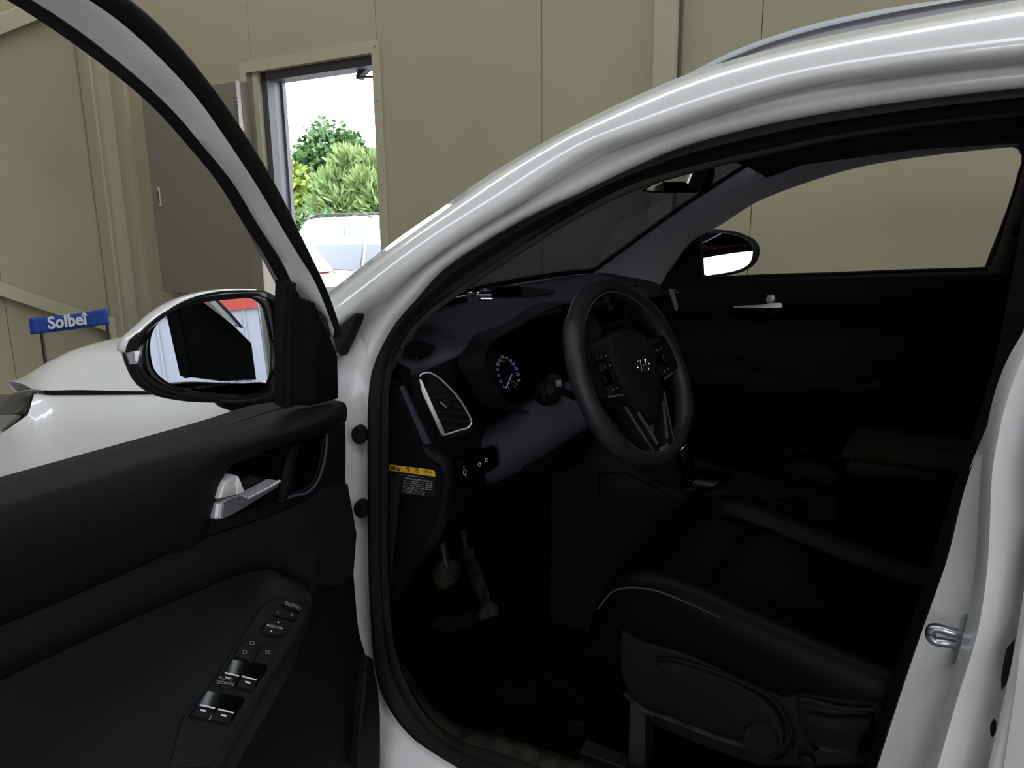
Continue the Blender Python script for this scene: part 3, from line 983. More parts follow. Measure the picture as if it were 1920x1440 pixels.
# ---- windshield, header, cowl
cowl = [(0.60, -0.70, 1.115), (0.53, -0.55, 1.135), (0.495, -0.30, 1.15), (0.48, 0.0, 1.155), (0.49, 0.30, 1.153), (0.515, .50, 1.15), (0.58, .66, 1.14)]
ph = T('z', '1104,513 1160,473 1280,386 1413,300 1436,285')
rs_edge = [atY(p, y) for p, y in zip(ph, (.50, .52, .56, .585, .59))]
head = [(1.02, -.53, 1.475), (.99, -.3, 1.495), (.985, 0, 1.50), (1.0, .3, 1.497), rs_edge[-1]]
cw = resample([(0.56, -.62, 1.13), (0.495, -0.30, 1.15), (0.48, 0.0, 1.155), (0.49, 0.30, 1.153), tuple(rs_edge[0])], 24)
hd_ = resample(head, 24)
rows = []
for t in np.linspace(0, 1, 12):
    r = cw*(1-t)+hd_*t
    r[:, 0] -= 0.035*4*t*(1-t)
    r[:, 2] += 0.02*4*t*(1-t)
    # pin the right edge on the traced pillar line
    e = resample(rs_edge, 12)[int(round(t*11))]
    w = np.linspace(0, 1, 24)[:, None]**3
    r = r + (e-r[-1])*w
    rows.append(r)
ws = loft('windshield', rows, 'windshield_glass', car, rs=False, solid=0.0045)
fb = [rows[0][i] for i in range(24)]
fb.append(fb[-1]+dx(.03, .05, .0))
loft('windshield_border', [[p+dx(.010, 0, .003) for p in fb], [p+dx(.018, 0, .016) for p in fb]], 'rubber', car, n=40, solid=.003)
pe = resample([r[-1] for r in rows], 30)
tube('windshield_seal', pe+dx(.004, -.004, 0), .006, 'rubber', car)
# ---- passenger side: A-pillar trim
u1 = resample([p+dx(.006, -.004, 0) for p in rs_edge]+[atY((1500, 268), .585), atY((1765, 226), .585), atY((1915, 214), .585)], 60)
ul = T('z', '1236,540 1245,515 1259,493 1290,453 1338,425 1413,378 1488,348 1595,315 1765,287 1910,272')
u2 = resample([atY(p, .70-.03*min(i, 6)/6) for i, p in enumerate(ul)], 60)
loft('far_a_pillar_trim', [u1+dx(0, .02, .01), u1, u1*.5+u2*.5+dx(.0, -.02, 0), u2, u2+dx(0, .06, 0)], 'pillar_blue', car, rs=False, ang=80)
# passenger door: frame above the belt, inner panel below
wt = T('z', '1245,528 1259,493 1290,453 1338,425 1413,378 1488,348 1595,315 1765,287 1850,278 1898,273 1912,279 1917,290 1908,330 1845,508')
PW = [atY(p, .70+.0*i) for i, p in enumerate(wt)]
PY = .72


def pz(p, y=PY):
    return atY(p, y)


win = [pz(p) for p in wt]
# outer outline of the frame: pushed outwards from the window centre
wc = pz((1640, 430))
outl = [pz(p) for p in T('z', '1200,540 1215,480 1262,420 1320,385 1400,335 1480,300 1590,262 1765,228 1850,218 1930,212 1985,225 2000,260 1980,340 1890,520')]
wi, wo = resample(win, 70), resample(outl, 70)
wi2 = wi+dx(0, .05, 0)
pdoor = loft('passenger_door', [wo, wo*.3+wi*.7+dx(0, -.012, 0), wi, wi2, wi2+(wo-wi)*.4], 'plastic', car, rs=False, ang=60)
belt = T('z', '1236,530 1300,527 1420,521 1560,517 1700,512 1845,508 1900,506 2000,504')
bx_ = [pz(p, .70) for p in belt]
bx_ = resample(bx_, 30)
rows = [bx_+dx(0, .05, -.002), bx_+dx(0, .012, .0), bx_+dx(0, -.004, -.01), bx_+dx(0, -.02, -.055)]
bd = bx_.copy()
for dz, dy in ((-.10, -.012), (-.115, .004), (-.19, .012), (-.27, .0), (-.30, -.03), (-.34, -.035), (-.40, .01), (-.56, .02), (-.75, .03)):
    rows.append(bd+dx(0, dy, dz))
loft('door_panel', rows, 'plastic_soft', pdoor, rs=False, ang=60)
tube('belt_seal', bx_+dx(0, .018, .004), .006, 'rubber', pdoor)
arm = [pz(p, .655) for p in T('T', '400,100 560,140 720,195 880,240 1000,268 1120,278 1300,275 1460,262 1480,240 1700,238 1900,240')]
tube('armrest_edge', arm, .007, 'plastic_soft', pdoor, n=50)
ar = resample([pz(p, .655) for p in T('T', '1000,268 1120,278 1300,275 1460,262 1900,250')], 20)
loft('armrest', [ar+dx(0, .06, .01), ar, ar+dx(0, -.006, -.03), ar+dx(0, .05, -.08)], 'plastic', pdoor, rs=False)
# passenger inside handle: lever, bezel, lock tab
hb_ = plate('handle', [pz(p, .672) for p in T('N', '540,944 680,938 720,928 772,930 776,950 740,954 545,953')], (0, -1, .2), .014, 'silver_paint', pdoor, bev=.003)
plate('lock_tab', [pz(p, .668) for p in T('N', '704,892 735,890 740,905 736,926 700,928 695,912')], (0, -1, .2), .016, 'silver_paint', pdoor, bev=.004)
plate('handle_recess', [pz(p, .690) for p in T('N', '520,880 760,868 800,900 805,965 780,985 530,985 480,950')], (0, -1, .1), .01, 'gloss_black', pdoor, n=40, smooth=True, bev=.003)
# door outer skin, far fender, far B-pillar trim, far seat belt
rows = []
for y, z in ((.82, 1.06), (.88, .98), (.915, .80), (.90, .55), (.86, .32)):
    rows.append([(x, y, z) for x in np.linspace(.45, 1.60, 12)])
loft('outer_skin', rows, 'paint', pdoor, rs=False, solid=.01)
rows = []
for y, z in ((.78, 1.04), (.86, .98), (.90, .80), (.90, .40)):
    rows.append([(x, y, z+.04*x) for x in np.linspace(-.62, .45, 12)])
loft('far_fender', rows, 'paint', car, rs=False, solid=.01)
fb0 = resample([pz(p, .66) for p in T('z', '1852,512 1870,470 1893,400 1915,330 1930,280')], 20)
fb1 = resample([pz(p, .60) for p in T('z', '1905,512 1920,470 1940,400 1960,330 1975,280')], 20)
loft('far_b_pillar_trim', [fb0+dx(0, .03), fb0, fb0*.5+fb1*.5+dx(0, -.02), fb1, fb1+dx(.2, .04)], 'pillar_trim', car, rs=False)
loft('far_b_pillar_lower', [[(1.50, .66, .3), (1.51, .66, 1.1)], [(1.56, .60, .3), (1.57, .60, 1.1)], [(1.8, .64, .3), (1.8, .64, 1.1)]], 'plastic', car, n=8)
tube('seat_belt_bolt', [pz((1912, 432), .585), pz((1912, 432), .57)], .018, 'plastic_low', car, seg=16)
bar('seat_belt', pz((1918, 425), .58), np.array([1.62, .60, .60]), .004, .046, 'fabric_dark', car, up=(0, 1, 0))

# ---- rear half of the body (outside the frame)
rx = [1.62, 2.0, 2.5, 3.0, 3.3, 3.45]
rows = []
for x, h, w in zip(rx, (1.0, 1.02, 1.05, 1.06, 1.02, .95), (.905, .92, .92, .90, .84, .74)):
    rows.append([(x, -w*.93, .30), (x, -w, .55), (x, -w*.99, .85), (x, -w*.93, h), (x, -w*.90, h+.01)])
loft('rear_side_panel', rows, 'paint', car, rs=False, solid=.02)
loft('rear_side_panel', [[(p[0], -p[1], p[2]) for p in r] for r in rows], 'paint', car, rs=False, solid=.02)
for s in (-1, 1):
    rows = [[(x, s*.83, 1.03), (x+.02, s*.77, 1.20), (x+.04, s*.66, 1.40), (x+.05, s*.58, 1.50)] for x in (1.66, 2.0, 2.4, 2.8, 3.2)]
    loft('rear_side_window', rows, 'dark_glass', car, rs=False, solid=.004)
rows = [[(3.45, y, .35), (3.50, y, .60), (3.46, y, .95), (3.38, y, 1.05)] for y in np.linspace(-.78, .78, 9)]
loft('tailgate', rows, 'paint', car, rs=False, solid=.02)
rows = [[(3.38, y, 1.05), (3.30, y*.92, 1.25), (3.20, y*.8, 1.45), (3.16, y*.75, 1.50)] for y in np.linspace(-.78, .78, 9)]
loft('tailgate_window', rows, 'dark_glass', car, rs=False, solid=.004)
for x in (0.0, 2.67):
    for s in (-1, 1):
        ring = [(x+.345*cos(t), s*.80, .345+.345*sin(t)) for t in np.linspace(0, 2*pi, 40, endpoint=False)]
        wh = dome('tyre', ring, (0, s, 0), [(.72, -.11), (.95, -.11), (1, -.08), (1, .08), (.95, .11), (.72, .11), (.70, .08)], 'tyre', car, n=0)
        for k in range(5):
            t = 2*pi*k/5
            a = np.array([x, s*.885, .345])
            bar('wheel_spoke', a, a+np.array([.24*cos(t), 0, .24*sin(t)]), .05, .03, 'silver_paint', wh, up=(0, 1, 0))
box('underbody', (1.3, 0, .20), XYZ, (2.1, .74, .05), 'plastic_low', car, .01)

# ================================================================== DRIVER DOOR (open about 82 degrees)
def door(p, off=0.0):
    d = ray(*p)
    n = np.array([1, .13, 0.0])
    t = (.66-.13*.88+off - np.dot(n, CAM))/np.dot(n, d)
    P = CAM+d*t
    if P[2] > 1.12:
        n = np.array([1, .13, -.25])
        t = (.66-.13*.88+off-.25*1.12 - np.dot(n, CAM))/np.dot(n, d)
        P = CAM+d*t
    return P


def dl(pts, off):
    return [door(p, off) for p in pts]


DN = unit((1, .13, 0))          # faces the cabin side of the opened door
DB = unit((.13, -1, 0))         # from hinge to free end
# --- window frame, four traced lines
f0 = T('z', '233,0 283,43 333,97 383,160 433,230 483,307 533,400 567,480 592,545 612,600 622,632')
f1 = T('z', '163,0 217,37 267,80 317,130 367,187 417,260 467,337 510,410 553,480 590,540 611,592 622,632')
f2 = T('z', '60,0 133,47 200,97 267,153 333,217 383,277 433,337 483,420 523,480 564,553 585,566')
f3 = T('z', '35,0 110,50 200,113 267,163 333,227 383,287 433,353 473,423 510,480 532,519 548,552')


def extend(row, k):
    """carry the frame on beyond the top of the view: over the roof line and down to the lock side."""
    row = [np.asarray(p) for p in row]
    t = row[0]-row[1]
    th = math.atan2(t[2], -t[1])
    p = row[0]
    add = []
    for step, dth in ((.09, -.10), (.10, -.14), (.12, -.16), (.13, -.16), (.13, -.14), (.10, -.25), (.06, -.75), (.06, -.6), (.14, -.1), (.16, 0)):
        th = max(th+dth, -1.42)
        dy, dz = -cos(th)*step, sin(th)*step
        p = p+np.array([-.13*dy+.25*dz, dy, dz])
        add.append(p)
    return add[::-1]+row


def frame_line(pts, k):
    full = extend(pts, k)
    ne = len(full)-len(pts)
    dense = resample(full, 700)
    i = int(np.argmin(np.linalg.norm(dense-full[ne], axis=1)))
    return np.vstack([resample(dense[:i+1], 40, False)[:-1], resample(dense[i:], 55, False)])


r0 = frame_line(dl(f0, .012), 0)
r1 = frame_line(dl(f1, .020), 1)
r2 = frame_line(dl(f2, .000), 2)
r3 = frame_line(dl(f3, -.012), 3)
ddoor = loft('driver_door', [r1+DN*-.02, r1+DN*.002, r1*.8+r2*.2+DN*.012, r1*.5+r2*.5+DN*.012, r1*.25+r2*.75+DN*.004, r2, r2*.6+r1*.4-DN*.010], 'paint_jamb', car, rs=False, ang=80)
loft('frame_seal', [r0-DN*.04, r0, r0*.8+r1*.2+DN*.014, r0*.5+r1*.5+DN*.02, r0*.2+r1*.8+DN*.014, r1, r1-DN*.02], 'rubber', ddoor, rs=False, ang=80)
loft('glass_run', [r2-DN*.002, r2*.5+r3*.5+DN*.004, r3, r3*.5+r2*.5-DN*.018], 'rubber', ddoor, rs=False, ang=80)
# outer half of the frame
loft('frame_outer', [r0-DN*.04, r0*.75+r3*.25-DN*.05, r0*.45+r3*.55-DN*.04], 'paint', ddoor, rs=False, ang=80)
# --- mirror sail and window divider
sail = dl(T('D', '1200,170 1310,285 1400,320 1450,420 1530,560 1590,720 1597,1032 1420,1078 1190,1072 1192,400'), .022)
plate('mirror_sail', sail, DN, .014, 'plastic', ddoor, bev=.006)
sc2 = dl(T('D', '1420,330 1450,425 1528,562 1588,722 1595,1030 1422,1074'), .026)
plate('sail_cover', sc2, DN, .01, 'plastic_low', ddoor, bev=.004)
bar('glass_channel', door(T('D', '1200,1075')[0], .014), door(T('D', '1225,190')[0], .014), .014, .018, 'rubber', ddoor, up=DN)
bar('glass_channel', door(T('D', '1250,1075')[0], .022), door(T('D', '1262,240')[0], .022), .005, .008, 'plastic_soft', ddoor, up=DN)

def dlt(pts, off):
    k = lambda p: min(1, max(0, (p[0]-580)/68))**2
    return [door(p, off*(1-k(p))+.012*k(p)) for p in pts]


TAP = np.concatenate([np.ones(50), np.linspace(1, 0, 10)])[:, None]


# --- belt weatherstrip and padded upper trim
bt = T('z', '-420,1040 -200,972 0,912 131,874 262,836 400,796 525,759 560,756')
bb = [(x, y+9) for x, y in bt]
tb0 = resample(dl(bt, -.02), 40)
tb1 = resample(dl(bb, .0), 40)
loft('belt_seal', [tb0-DN*.03, tb0, tb0*.5+tb1*.5+DN*.008, tb1, tb1-ZZ*.01], 'rubber', ddoor, rs=False, ang=80)
U0 = T('z', '-420,1049 -200,981 0,921 131,883 262,845 400,806 520,770 600,757 638,752 648,757')
U1 = T('z', '-420,1075 -200,1012 0,952 140,912 280,870 420,830 520,800 600,775 640,763 651,768')
UB = T('z', '-420,1330 -200,1248 0,1172 150,1110 300,1044 386,1007 399,960 406,900 425,878 470,858 540,833 600,812 649,790')
u0, u1, ub = resample(dlt(U0, .002), 60), resample(dlt(U1, .048), 60), resample(dl(UB, .040), 90)
um = resample(dlt(T('z', '-420,1200 -200,1120 0,1052 150,1000 260,965 330,930 370,890 400,862 440,846 540,815 600,795 651,779'), .062), 60)
ub60 = resample(dlt(UB, .040), 60)
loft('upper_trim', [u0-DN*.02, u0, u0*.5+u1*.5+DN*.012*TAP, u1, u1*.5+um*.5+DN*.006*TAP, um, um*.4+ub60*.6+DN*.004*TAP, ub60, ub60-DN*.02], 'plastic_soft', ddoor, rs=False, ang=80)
# --- handle bezel: dark recessed panel around the inside handle
bz = dl(T('z', '386,1007 399,960 406,900 425,878 470,858 540,833 600,812 649,790 650,850 649,905 560,945 470,980'), .030)
plate('handle_bezel', bz, DN, .03, 'plastic_low', ddoor, bev=.003)
rec = dl(T('E', '420,900 480,840 700,740 900,660 1100,590 1270,565 1265,700 1225,900 1160,1010 1040,1080 900,1130 700,1200 520,1260 400,1290 350,1220 360,1050'), .034)
plate('handle_recess', rec, DN, .004, 'gloss_black', ddoor, n=60, smooth=True)
tube('bezel_line', dl(T('E', '1312,545 1300,700 1262,880 1215,990 1150,1060 1000,1105 900,1140'), .036), .0022, 'plastic_top', ddoor, n=40)
tube('bezel_line', dl(T('E', '1280,580 1262,720 1225,880 1180,985 1110,1045 985,1085'), .036), .0018, 'plastic_soft', ddoor, n=40)
rib0 = dl(T('E', '1040,640 1000,750 975,900 950,1020 925,1140'), .045)
rib1 = dl(T('E', '985,650 945,760 910,900 890,1010 870,1150'), .036)
rib2 = dl(T('E', '1065,640 1035,760 1005,900 985,1020 960,1140'), .036)
loft('recess_rib', [rib1, rib0, rib2], 'plastic_soft', ddoor, n=20)
# --- inside handle lever, lock tab
lv = dl(T('E', '335,1175 460,1118 540,1090 590,1110 650,1085 760,1030 880,965 900,975 880,1010 780,1080 660,1150 560,1215 440,1280 345,1320 320,1315'), .056)
lever = plate('inside_handle', lv, DN, .02, 'silver_paint', ddoor, n=60, smooth=False, bev=.004)
lvd = dl(T('E', '385,1170 470,1128 545,1105 600,1130 690,1090 890,978 870,1022 700,1125 560,1215 450,1275 368,1310'), .0585)
plate('handle_face', lvd, DN, .004, 'lever_grey', lever, bev=.001)
tube('handle_highlight_edge', dl(T('E', '590,1130 640,1105 760,1045 885,970'), .058), .0022, 'silver', lever, n=20)
plate('lock_tab', dl(T('E', '345,1132 370,1020 395,968 445,942 500,915 515,925 540,980 572,1070 505,1095 420,1118'), .060), DN, .022, 'silver_paint', ddoor, bev=.004)
plate('lock_tab_side', dl(T('E', '490,1000 515,925 540,980 574,1070 510,1096'), .0615), DN, .01, 'cabinet_light', ddoor, bev=.002)
# --- middle panel and lower door
MB = T('z', '-420,1480 -200,1370 0,1274 115,1220 225,1169 375,1105 450,1075 506,1066 544,1079 572,1098 583,1120 600,1105 640,1095 662,1085')
MT = T('z', '-420,1332 -200,1250 0,1174 150,1112 300,1046 386,1009 470,982 560,947 649,907 652,908')
mt_, mb_ = resample(dl(MT, .034), 60), resample(dl(MB, .020), 60)
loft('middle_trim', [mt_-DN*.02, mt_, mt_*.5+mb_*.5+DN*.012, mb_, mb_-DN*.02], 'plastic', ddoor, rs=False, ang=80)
SP0 = door((583, 1131), .052)
SP1 = door((406, 1440), .103)
SP2 = door((330, 1320), .045)
SN = unit(np.cross(SP1-SP0, SP2-SP0))
if np.dot(SN, CAM-SP0) < 0:
    SN = -SN


def sw(p, h=0.0):
    return atP(p, SP0+SN*h, SN)


def sl(c, s, h=0.0):
    return [sw(p, h) for p in T(c, s)]


# armrest: from the panel crease out to the edge, then down
AE = T('z', '-60,2050 120,1800 270,1630 406,1440 450,1362 494,1284 535,1218 567,1162 581,1131 578,1108 556,1088')
AC = T('z', '-420,1482 -200,1372 0,1276 115,1222 225,1171 375,1107 450,1077 506,1068 544,1081')
ae = resample([sw(p) for p in AE[:-2]]+[door(AE[-2], .046), door(AE[-1], .028)], 50)
ac = resample(dl(AC, .018), 50)
ai = resample([sw(p) for p in T('z', '-300,2050 -150,1800 0,1640 130,1480 240,1360 340,1262 420,1190 500,1120')]+[door((530, 1088), .03), door((545, 1083), .026)], 50)
loft('armrest', [ac-DN*.01, ac, ac*.5+ai*.5-DN*.006, ai, ae*.5+ai*.5, ae*.9+ai*.1, ae, ae+DN*.004-ZZ*.008, ae-ZZ*.03-DN*.004, ae-ZZ*.10-DN*.035, ae-ZZ*.14-DN*.07], 'plastic', ddoor, rs=False, ang=80)
# lower door panel to the hinge edge
DE = T('z', '652,905 654,985 660,1040 667,1116 675,1180 692,1229 703,1262 714,1290 718,1346 718,1440 716,1560')
le = resample(dl(DE, -.005), 30)
li = resample(dl(T('z', '600,950 600,1000 600,1050 600,1110 590,1170 560,1240 520,1310 480,1380 440,1440 400,1520 350,1600'), -.004), 30)
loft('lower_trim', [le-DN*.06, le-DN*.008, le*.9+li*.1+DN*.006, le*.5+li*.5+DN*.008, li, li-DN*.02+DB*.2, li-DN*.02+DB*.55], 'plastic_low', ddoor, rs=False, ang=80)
pk = dl(T('F', '1405,680 1440,700 1452,800 1475,900 1490,1100 1490,1440 1320,1440 1340,1200 1360,900 1380,790'), .014)
plate('map_pocket', pk, DN, .03, 'plastic_low', ddoor, bev=.005)
tube('pocket_edge', dl(T('F', '1330,1440 1345,1200 1375,900 1385,780'), .016), .004, 'plastic', ddoor, n=20)
# outer door skin
rows = []
for kk, z in ((-.05, 1.0), (-.10, .90), (-.125, .72), (-.115, .5), (-.06, .32)):
    rows.append([np.array([.66, -.86, 0])+DB*s+DN*kk+ZZ*(z+.07*s) for s in np.linspace(0.0, 1.02, 12)])
loft('outer_skin', rows, 'paint', ddoor, rs=False, solid=.008)

# --- switch panel on the armrest
sp_pl = plate('switch_panel', sl('F', '850,250 1000,270 1020,300 985,420 900,560 760,790 640,980 480,1210 330,1440 60,1440 150,1100 330,900 520,600 700,340', .002), SN, .01, 'plastic', ddoor, n=60, smooth=False, bev=.002)
ub_ = plate('switch_recess', sl('F', '490,705 715,745 727,775 628,925 380,885 ', .0035), SN, .004, 'gloss_black', ddoor, bev=.001)
plate('switch_recess', sl('F', '320,915 560,960 575,985 478,1145 190,1090', .0035), SN, .004, 'gloss_black', ddoor, bev=.001)
for s, ln, ic in (('440,792 535,815 500,890 400,868', '438,797 532,818', '455,830'), ('552,817 658,845 632,920 515,890', '552,820 652,846', '592,862'),
                  ('268,1010 372,1035 330,1112 205,1088', '268,1014 370,1036', '291,1052'), ('392,1038 500,1065 470,1142 345,1112', '392,1042 496,1068', '430,1086')):
    ws_ = plate('window_switch', sl('F', s, .007), SN, .006, 'plastic', ddoor, bev=.0015)
    a, b = sl('F', ln, .009)
    bar('marker_line', a, b, .0016, .001, 'print_white', ws_, up=SN)
    c = sl('F', ic, .0085)[0]
    dv = unit(b-a)
    bar('marker', c-dv*.0035, c+dv*.0035, .002, .0008, 'print_white', ws_, up=SN)
swx = unit(sl('g', '1000,300')[0]-sl('g', '900,277')[0])
swy = np.cross(SN, swx)
text('auto_down_print', 'AUTO\nDOWN', sl('F', '443,852', .009)[0], swx, swy, .0062, 'print_dim', sp_pl, sx=1.1)
b_ = plate('mirror_fold_switch', sl('g', '860,250 1150,330 1165,350 1105,425 800,305', .006), SN, .006, 'plastic', ddoor, bev=.001)
text('auto_print', 'AUTO', sl('g', '975,318', .0075)[0], swx, swy, .0072, 'print_dim', b_)
for q in ('880,282', '1085,362'):
    c = sl('g', q, .0072)[0]
    tube('mirror_icon', [c+swx*.0030*cos(t)+swy*.0022*sin(t) for t in np.linspace(0, 2*pi, 10, endpoint=False)], .0005, 'print_dim', b_, closed=True, seg=5)
b_ = plate('mirror_select_switch', sl('g', '740,365 1090,470 1010,580 640,475', .005), SN, .005, 'plastic', ddoor, bev=.001)
text('left_print', 'L', sl('g', '732,428', .0063)[0], swx, swy, .0065, 'print_dim', b_)
text('right_print', 'R', sl('g', '962,480', .0063)[0], swx, swy, .0065, 'print_dim', b_)
dc_ = sl('g', '685,715', .0)[0]
dr = np.linalg.norm(sl('g', '930,715')[0]-dc_)
dring = sl('g', '930,690 900,610 800,570 680,560 560,600 460,680 440,740 500,810 620,850 760,840 870,780', .003)
dome('mirror_dial', dring, SN, [(1.04, -.004), (1.04, 0), (.98, .003), (.92, .006), (.80, .0065)], 'plastic', ddoor, n=40)
text('mirror_print', 'MIRROR', sl('g', '682,680', .010)[0], swx, swy, .0058, 'print_dim', sp_pl, sx=1.0)
for q, t in (('735,598', 0), ('622,748', 2), ('562,648', 1), ('797,700', 3)):
    c = sl('g', q, .010)[0]
    plate('arrow_mark', [c+swx*.0016*cos(a+pi/2+t*pi/2)+swy*.0016*sin(a+pi/2+t*pi/2) for a in (0, 2.1, 4.2)], SN, .0005, 'print_white', sp_pl)
for s, icons in (('0,1160 240,1240 440,930 300,900 160,900', ('295,945', '170,1100')), ('320,1260 590,1325 760,1010 500,940', ('555,1105',))):
    b_ = plate('lock_switch', sl('g', s, .006), SN, .006, 'plastic', ddoor, bev=.0012)
    for q in icons:
        c = sl('g', q, .0075)[0]
        tube('icon', [c+swx*.0028*u+swy*.0024*v for u, v in ((-1, -1), (1, -1), (1, .4), (0, 1), (-1, .4))], .0006, 'print_dim', b_, closed=True, seg=5)

# --- driver side mirror, folded: faces the cabin side of the door
MC = atD((400, 655), 1.28)
MN = unit((.93, -.36, .075))


def mp(p, o=0.0):
    return atP(p, MC+MN*o, MN)


mo = [mp(p) for p in T('D', '1168,380 1155,300 1090,258 900,240 700,252 500,302 300,405 150,535 62,625 50,690 82,820 140,920 260,1000 450,1045 700,1060 1000,1052 1125,1020 1165,900 1172,640')]
mir = dome('side_mirror', mo, MN, [(.55, -.085), (.80, -.075), (.95, -.045), (1.0, -.01), (.985, .004), (.95, .008)], 'plastic', car, n=70)
glo = [mp(p, .010) for p in T('D', '1040,352 985,316 800,314 600,340 400,400 285,488 236,600 236,700 272,830 335,892 450,950 700,986 980,992 1040,972 1090,880 1110,720 1092,560 1064,430')]
blk = [mp(p, .006) for p in T('D', '1150,370 1130,300 1060,268 900,262 720,275 520,325 340,420 220,530 155,630 140,700 150,800 200,900 300,965 470,1015 700,1040 1000,1030 1100,1000 1135,900 1150,640')]
ringstrip('mirror_bezel', blk, glo, MN, .006, 'gloss_black', mir, n=70)
gl_ = plate('mirror_glass', [p-MN*.001 for p in glo], MN, .006, 'mirror_glass', mir, n=70, smooth=True)
# white painted cap wraps the outboard upper rim
capo = [mp(p, -.002) for p in T('D', '1000,238 860,236 700,246 500,294 300,396 150,525 55,618 44,690 62,700 130,690')]
capi = [mp(p, .006) for p in T('D', '1000,246 860,246 710,258 515,308 330,412 210,530 150,600 136,640 134,660 136,680')]
ca, cb_ = resample(capo, 40), resample(capi, 40)
loft('mirror_cap', [ca-MN*.06+(cb_-ca)*.5, ca-MN*.03+(ca-cb_)*.1, ca, cb_*.5+ca*.5+MN*.003, cb_], 'paint', mir, rs=False, ang=80)
dome('turn_signal', [mp(p, .004) for p in T('D', '58,695 110,680 168,664 190,768 140,778 84,784')], MN, [(1, -.03), (1, .0), (.92, .005)], 'signal_lens', mir, n=0)
box('signal_reflector', mp(T('D', '150,722')[0], .010), (MN, unit(np.cross(ZZ, MN)), ZZ), (.001, .005, .008), 'chrome', mir)
dome('mirror_stalk', [mp(p, -.03) for p in T('D', '740,1040 760,1085 805,1112 900,1108 1010,1090 1100,1072 1180,1040 1180,1000 760,1000')], MN, [(.9, -.06), (1, -.04), (1, .01), (.95, .014)], 'plastic_low', mir, n=30)
mx = unit(np.cross(ZZ, MN))
text('mirror_print', '\uc0ac\ubb3c\uc774 \uac70\uc6b8\uc5d0 \ubcf4\uc774\ub294 \uac83\ubcf4\ub2e4 \uac00\uae4c\uc774 \uc788\uc74c', mp(T('D', '720,930')[0], .0125), mx, ZZ, .0070, 'print_dark', mir, depth=.0001)

# --- passenger side mirror
PC = atY((1366, 478), .97)
PN = unit((.27, -.96, .11))


def pp(p, o=0.0):
    return atP(p, PC+PN*o, PN)


po = [pp(p) for p in T('f', '300,200 560,125 800,130 1100,165 1400,260 1600,370 1705,500 1730,650 1690,830 1600,970 1400,1110 1100,1205 800,1260 450,1325 300,1230 200,1080 180,800 220,450')]
pm = dome('side_mirror', po, PN, [(.55, -.09), (.82, -.075), (.96, -.04), (1.0, -.01), (.98, .004), (.95, .006)], 'plastic', car, n=60)
pgi = [pp(p, .007) for p in T('f', '390,215 600,205 850,215 1100,255 1300,320 1450,410 1540,510 1560,600 1545,800 1500,920 1400,1020 1200,1110 900,1180 600,1225 430,1245 320,1150 235,1010 260,800 300,500')]
plate('mirror_glass', pgi, PN, .004, 'mirror_glass', pm, n=60, smooth=True)
tube('mirror_rim', [p+PN*.001 for p in pgi], .0018, 'plastic_top', pm, n=60, closed=True)
loft('far_mirror_cap', [resample([p-PN*.02 for p in po], 40, closed=True)*1.0, resample([p-PN*.05 for p in po], 40, closed=True)*.92+.08*(PC-PN*.05)], 'paint', pm, rs=False)
loft('mirror_arm', [[pp((1290, 500), -.05), pp((1290, 515), -.05)], [np.array([.80, .78, 1.06]), np.array([.80, .78, 1.02])]], 'plastic', pm, n=4, solid=.03)
plate('far_mirror_sail', [pz(p, .735) for p in T('z', '1236,532 1245,505 1262,478 1290,452 1312,440 1316,525')], (0, -1, 0), .03, 'plastic_low', pdoor, bev=.004)

# ================================================================== DASHBOARD
YC = np.array([-.67, -.64, -.56, -.46, -.36, -.26, -.12, .05, .22, .40, .56, .68])
brow_px = {-.64: (790, 687), -.56: (863, 656), -.46: (930, 621), -.36: (989, 592), -.26: (1047, 576)}
brow = []
for y in YC:
    k = round(float(y), 2)
    if k in brow_px:
        brow.append(atY(brow_px[k], y))
    elif y < -.64:
        brow.append(atY((772, 693), y))
    else:
        t = (y+.12)/.8
        brow.append(np.array([.735-.05*t, y, 1.125-.05*t]))
brow = np.array(brow)
cwl = np.array([[.62-.0*0, -.67, 1.09], [.60, -.64, 1.10], [.56, -.56, 1.12], [.53, -.46, 1.135], [.51, -.36, 1.145], [.495, -.26, 1.15], [.485, -.12, 1.152], [.48, .05, 1.153],
                [.485, .22, 1.153], [.50, .40, 1.15], [.54, .56, 1.145], [.60, .68, 1.13]])
cwl[:5, 0] -= np.array([.14, .13, .09, .05, .02])
up_ = np.array([0, 0, 1.0])
rows = [cwl-dx(.03, 0, .01), cwl, cwl*.7+brow*.3+up_*.006, cwl*.35+brow*.65+up_*.008, cwl*.1+brow*.9+up_*.004, brow, brow-dx(.004, 0, .012)]
rows = [resample(r, 50) for r in rows]
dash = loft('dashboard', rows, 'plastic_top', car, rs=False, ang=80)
from mathutils.bvhtree import BVHTree
_bv = BVHTree.FromPolygons([tuple(map(float, p)) for r in rows for p in r], grid_faces(len(rows), 50))


def on_dash(p, h=0.0):
    hit = _bv.ray_cast(Vector(CAM), Vector(ray(*p)).normalized())[0]
    return (np.array(hit) if hit is not None else atZ(p, 1.14)) + ZZ*h


face = [brow-dx(.006, 0, .010)]
for zz, xx in ((.99, .655), (.93, .665), (.86, .675), (.80, .68), (.72, .655), (.64, .60), (.58, .48)):
    r = brow.copy()
    r[:, 2] = zz
    r[:, 0] = xx+.03*np.exp(-((YC-.05)/.25)**2)
    face.append(r)
loft('dash_face', [resample(r, 50) for r in face], 'plastic', dash, rs=False, ang=80)

# --- end cap with warning label (faces the open door)
EY = -.69


def ec(p, o=0.0):
    return atY(p, EY-o)


